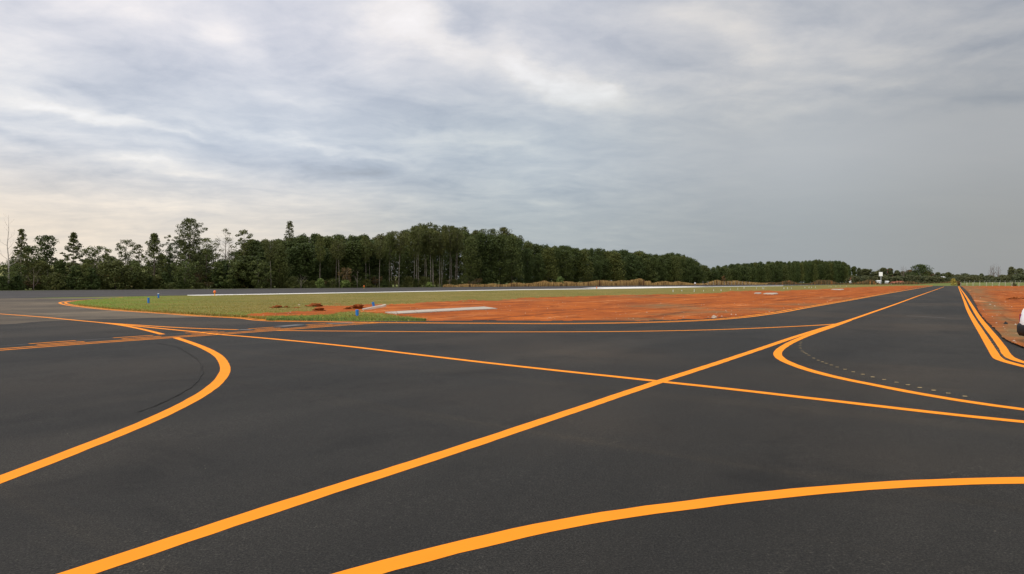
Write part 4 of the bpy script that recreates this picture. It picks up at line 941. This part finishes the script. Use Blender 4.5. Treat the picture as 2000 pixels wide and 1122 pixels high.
# warped cloud coordinates (degrees)
def nz(vec, scale, sx, sy, rot, detail, rough=.55, dist=0):
    mp = N(nt, 'ShaderNodeMapping'); mp.inputs['Scale'].default_value = (sx, sy, 1); mp.inputs['Rotation'].default_value = (0, 0, R(rot)); nt.links.new(vec, mp.inputs[0])
    n = N(nt, 'ShaderNodeTexNoise'); n.inputs['Scale'].default_value = scale; n.inputs['Detail'].default_value = detail; n.inputs['Roughness'].default_value = rough; n.inputs['Distortion'].default_value = dist
    nt.links.new(mp.outputs[0], n.inputs['Vector']); return n
wn = nz(cmb.outputs[0], .16, .6, 1.3, 8, 5, .6)
vm = N(nt, 'ShaderNodeVectorMath'); vm.operation = 'SUBTRACT'; nt.links.new(wn.outputs['Color'], vm.inputs[0]); vm.inputs[1].default_value = (.5, .5, .5)
vs = N(nt, 'ShaderNodeVectorMath'); vs.operation = 'MULTIPLY_ADD'; nt.links.new(vm.outputs[0], vs.inputs[0]); vs.inputs[1].default_value = (9, 4.5, 0); nt.links.new(cmb.outputs[0], vs.inputs[2])
WP = vs.outputs[0]
def srgb(c): return tuple(((x / 255 + .055) / 1.055) ** 2.4 for x in c)
def ramp(fac, stops):
    r = N(nt, 'ShaderNodeValToRGB'); nt.links.new(fac, r.inputs[0]); r.color_ramp.interpolation = 'EASE'
    el = r.color_ramp.elements
    for i, (p, c) in enumerate(stops):
        e = el[i] if i < 2 else el.new(p)
        e.position = p; e.color = (*srgb(c), 1)
    return r.outputs[0]
ws = N(nt, 'ShaderNodeSeparateXYZ'); nt.links.new(WP, ws.inputs[0])
un = mrange(nt, U, -90, 90)
def uf(px): return (pe(px, 552)[0] + 90) / 180
hor = ramp(un, [(uf(0), (232, 221, 207)), (uf(2000), (152, 155, 156)), (uf(450), (220, 214, 206)), (uf(1000), (172, 181, 186)), (uf(1500), (157, 164, 169))])
mid = ramp(un, [(uf(0), (208, 213, 222)), (uf(2000), (166, 169, 172)), (uf(500), (199, 207, 219)), (uf(1000), (182, 192, 202)), (uf(1500), (177, 182, 187))])
top_c = ramp(un, [(uf(0), (224, 224, 231)), (uf(2000), (174, 177, 183)), (uf(500), (214, 216, 226)), (uf(1000), (203, 206, 215)), (uf(1500), (193, 195, 200))])
c = mix(nt, mrange(nt, Vv, 3.0, 10.5, 0, 1, True), hor, mid)
c = mix(nt, mrange(nt, Vv, 10.5, 19, 0, 1, True), c, top_c)
lum = None
lobes = [ # px, py, half-width px, half-height px, tilt deg (down to the right positive), amount
 (780, 20, 90, 80, 20, .30), (860, 70, 80, 40, 35, .22), (1060, 150, 210, 30, 18, .24), (1180, 190, 150, 24, 8, .14), (1440, 45, 110, 45, 25, .18), (1530, 105, 80, 25, 5, .14),
 (220, 15, 120, 40, 0, .10), (430, 60, 100, 36, 25, .16), (20, 130, 140, 60, 0, .10), (1330, 25, 90, 30, 0, .18),
 (60, 200, 160, 16, 5, .15), (240, 222, 130, 20, 10, .20), (520, 262, 240, 9, 10, .15), (700, 295, 170, 9, 3, .10), (560, 190, 90, 18, 8, .12), (900, 275, 200, 14, 6, .12), (1000, 300, 160, 10, 4, .09),
 (300, 315, 110, 12, 8, .12), (360, 345, 120, 8, 8, .12), (300, 395, 200, 10, 3, .14), (640, 400, 250, 10, 2, .08), (1060, 393, 150, 6, 2, .09), (700, 310, 90, 6, 3, .10),
 (40, 25, 90, 26, 10, -.10), (400, 22, 90, 22, 5, -.09), (170, 130, 130, 30, 10, -.06), (420, 150, 260, 40, 8, -.12), (600, 90, 110, 60, 10, -.10), (900, 30, 110, 28, 10, -.14), (1130, 90, 190, 30, 12, -.14), (1270, 130, 110, 22, 10, -.13),
 (330, 215, 260, 14, 12, -.15), (160, 190, 120, 12, 5, -.10), (800, 200, 280, 30, 10, -.10), (60, 260, 120, 12, 3, -.10), (230, 290, 180, 12, 6, -.11), (400, 285, 140, 12, 8, -.10), (280, 350, 200, 12, 8, -.12), (640, 340, 260, 22, 3, -.12), (780, 350, 180, 26, 0, -.10),
 (1000, 245, 240, 18, 6, -.06), (1050, 340, 300, 20, 5, -.05), (1600, 30, 120, 26, 0, -.10), (1880, 25, 160, 16, -6, -.13), (1870, 75, 170, 12, -6, -.12), (1650, 140, 90, 12, 0, -.07), (1950, 186, 170, 30, -3, -.30), (1830, 222, 150, 15, -10, -.27), (1640, 232, 120, 12, 4, -.16), (1000, 80, 40, 20, 20, .10), (1010, 130, 60, 14, 15, .12), (1080, 160, 50, 8, 8, .12), (1190, 178, 30, 7, 0, .12), (100, 205, 60, 9, 0, .12), (180, 225, 50, 10, 10, .12), (390, 265, 70, 6, 8, .10), (300, 320, 70, 6, 8, .12), (1700, 190, 140, 14, 5, -.10),
 (1560, 180, 140, 14, 8, -.08), (1430, 130, 110, 22, 5, -.07), (1660, 90, 110, 26, 20, .08), (1880, 105, 90, 12, -15, .10), (1590, 205, 60, 12, 0, .07), (1420, 210, 110, 16, 5, .05), (1780, 255, 130, 22, -8, .06), (1480, 260, 160, 14, 6, -.03), (1340, 270, 120, 12, 3, .04)]
for (px, py, hw, hh, tilt, amt) in lobes:
    if amt < 0: amt *= .72
    u0, v0 = pe(px, py); dpp = math.degrees(1 / F) * (math.cos(math.radians(u0)) ** 1.2)
    mp = N(nt, 'ShaderNodeMapping'); mp.vector_type = 'TEXTURE'; mp.inputs['Location'].default_value = (u0, v0, 0); mp.inputs['Rotation'].default_value = (0, 0, R(-tilt))
    mp.inputs['Scale'].default_value = (hw * dpp * 1.35, hh * dpp * 1.7, 1); nt.links.new(WP, mp.inputs[0])
    ln = N(nt, 'ShaderNodeVectorMath'); ln.operation = 'LENGTH'; nt.links.new(mp.outputs[0], ln.inputs[0])
    v = mrange(nt, ln.outputs['Value'], 0, 1.0, amt, 0, True)
    lum = v if lum is None else math_(nt, 'ADD', lum, v)
pz = math_(nt, 'ADD', math_(nt, 'MAXIMUM', sep.outputs[2], 0.0), .13)
pc = N(nt, 'ShaderNodeCombineXYZ'); nt.links.new(math_(nt, 'DIVIDE', sep.outputs[0], pz), pc.inputs[0]); nt.links.new(math_(nt, 'DIVIDE', sep.outputs[1], pz), pc.inputs[1])
deck = nz(pc.outputs[0], 1.7, 1.0, 1.35, -22, 9, .60, .7).outputs['Fac']; deck2 = nz(pc.outputs[0], 4.6, 1, 1.2, -22, 7, .6, .5).outputs['Fac']
soft = nz(WP, .16, .5, 1.4, 8, 6, .6, .4).outputs['Fac']; fine = nz(WP, .5, .4, 1.5, 8, 8, .66, .4).outputs['Fac']
cl = math_(nt, 'ADD', math_(nt, 'MULTIPLY', math_(nt, 'SUBTRACT', deck, .5), .62), math_(nt, 'MULTIPLY', math_(nt, 'SUBTRACT', soft, .5), .22))
cl = math_(nt, 'ADD', cl, math_(nt, 'MULTIPLY', math_(nt, 'SUBTRACT', deck2, .5), .34)); cl = math_(nt, 'ADD', cl, math_(nt, 'MULTIPLY', math_(nt, 'SUBTRACT', fine, .5), .12))
# the rain curtain low on the right is smooth
curt = math_(nt, 'MULTIPLY', mrange(nt, ws.outputs[0], 2, 24, 0, 1, True), mrange(nt, ws.outputs[1], 14, 10.5, 0, 1, True))
lowm = mrange(nt, Vv, 1.0, 7.0, .45, 1)
amp_ = math_(nt, 'MULTIPLY', lowm, math_(nt, 'SUBTRACT', 1.0, math_(nt, 'MULTIPLY', curt, .9)))
tot = math_(nt, 'MULTIPLY', math_(nt, 'ADD', math_(nt, 'MULTIPLY', cl, .9), lum), amp_)
gain = math_(nt, 'ADD', 1.0, math_(nt, 'MULTIPLY', tot, 1.02))
gain = math_(nt, 'MAXIMUM', gain, .5)
# thin parts of the cloud let warm light through, thick parts are blue-grey
tintc = mix(nt, mrange(nt, tot, -.18, .22), (.96, .987, 1.03), (1.07, 1.005, .915))
cg = N(nt, 'ShaderNodeCombineXYZ')
for i in range(3): nt.links.new(gain, cg.inputs[i])
c = mix(nt, 1.0, c, cg.outputs[0], 'MULTIPLY'); c = mix(nt, 1.0, c, tintc, 'MULTIPLY')
# overcast deck is brighter overhead and on the sun's side
zen = math_(nt, 'ADD', 1.0, mrange(nt, Vv, 24, 60, 0, 1.0, True))
sunward = mrange(nt, sep.outputs[1], .1, -.8, 0, .75, True)
zen = math_(nt, 'MULTIPLY', zen, math_(nt, 'ADD', 1.0, sunward))
cz = N(nt, 'ShaderNodeCombineXYZ')
for i in range(3): nt.links.new(math_(nt, 'MULTIPLY', zen, 10.8), cz.inputs[i])
c = mix(nt, 1.0, c, cz.outputs[0], 'MULTIPLY')
c = mix(nt, .94, sky.outputs[0], c)
nt.links.new(c, bg.inputs[0]); bg.inputs[1].default_value = .1
sun = bpy.data.lights.new('sun', 'SUN'); sun.energy = 1.5; sun.angle = R(14); sun.color = (1, .93, .82)
so = bpy.data.objects.new('sun', sun); col.objects.link(so)
sd = Vector((math.sin(R(SUN_AZ)) * math.cos(R(SUN_EL)), math.cos(R(SUN_AZ)) * math.cos(R(SUN_EL)), math.sin(R(SUN_EL))))
so.rotation_euler = sd.to_track_quat('Z', 'Y').to_euler()

# ------------------------------------------------------------ camera
cam = bpy.data.cameras.new('camera'); co = bpy.data.objects.new('camera', cam); col.objects.link(co)
cam.sensor_width = 36; cam.lens = 36 * F / 2000; cam.clip_end = 12000; cam.clip_start = .05
co.location = (0, 0, H_EYE); co.rotation_euler = (math.pi / 2 - P, 0, 0)
scene.camera = co
vs_ = scene.view_settings; vs_.view_transform = 'Standard'; vs_.look = 'None'; vs_.exposure = 0.0; vs_.gamma = 1
scene.cycles.max_bounces = 6; scene.cycles.transparent_max_bounces = 4
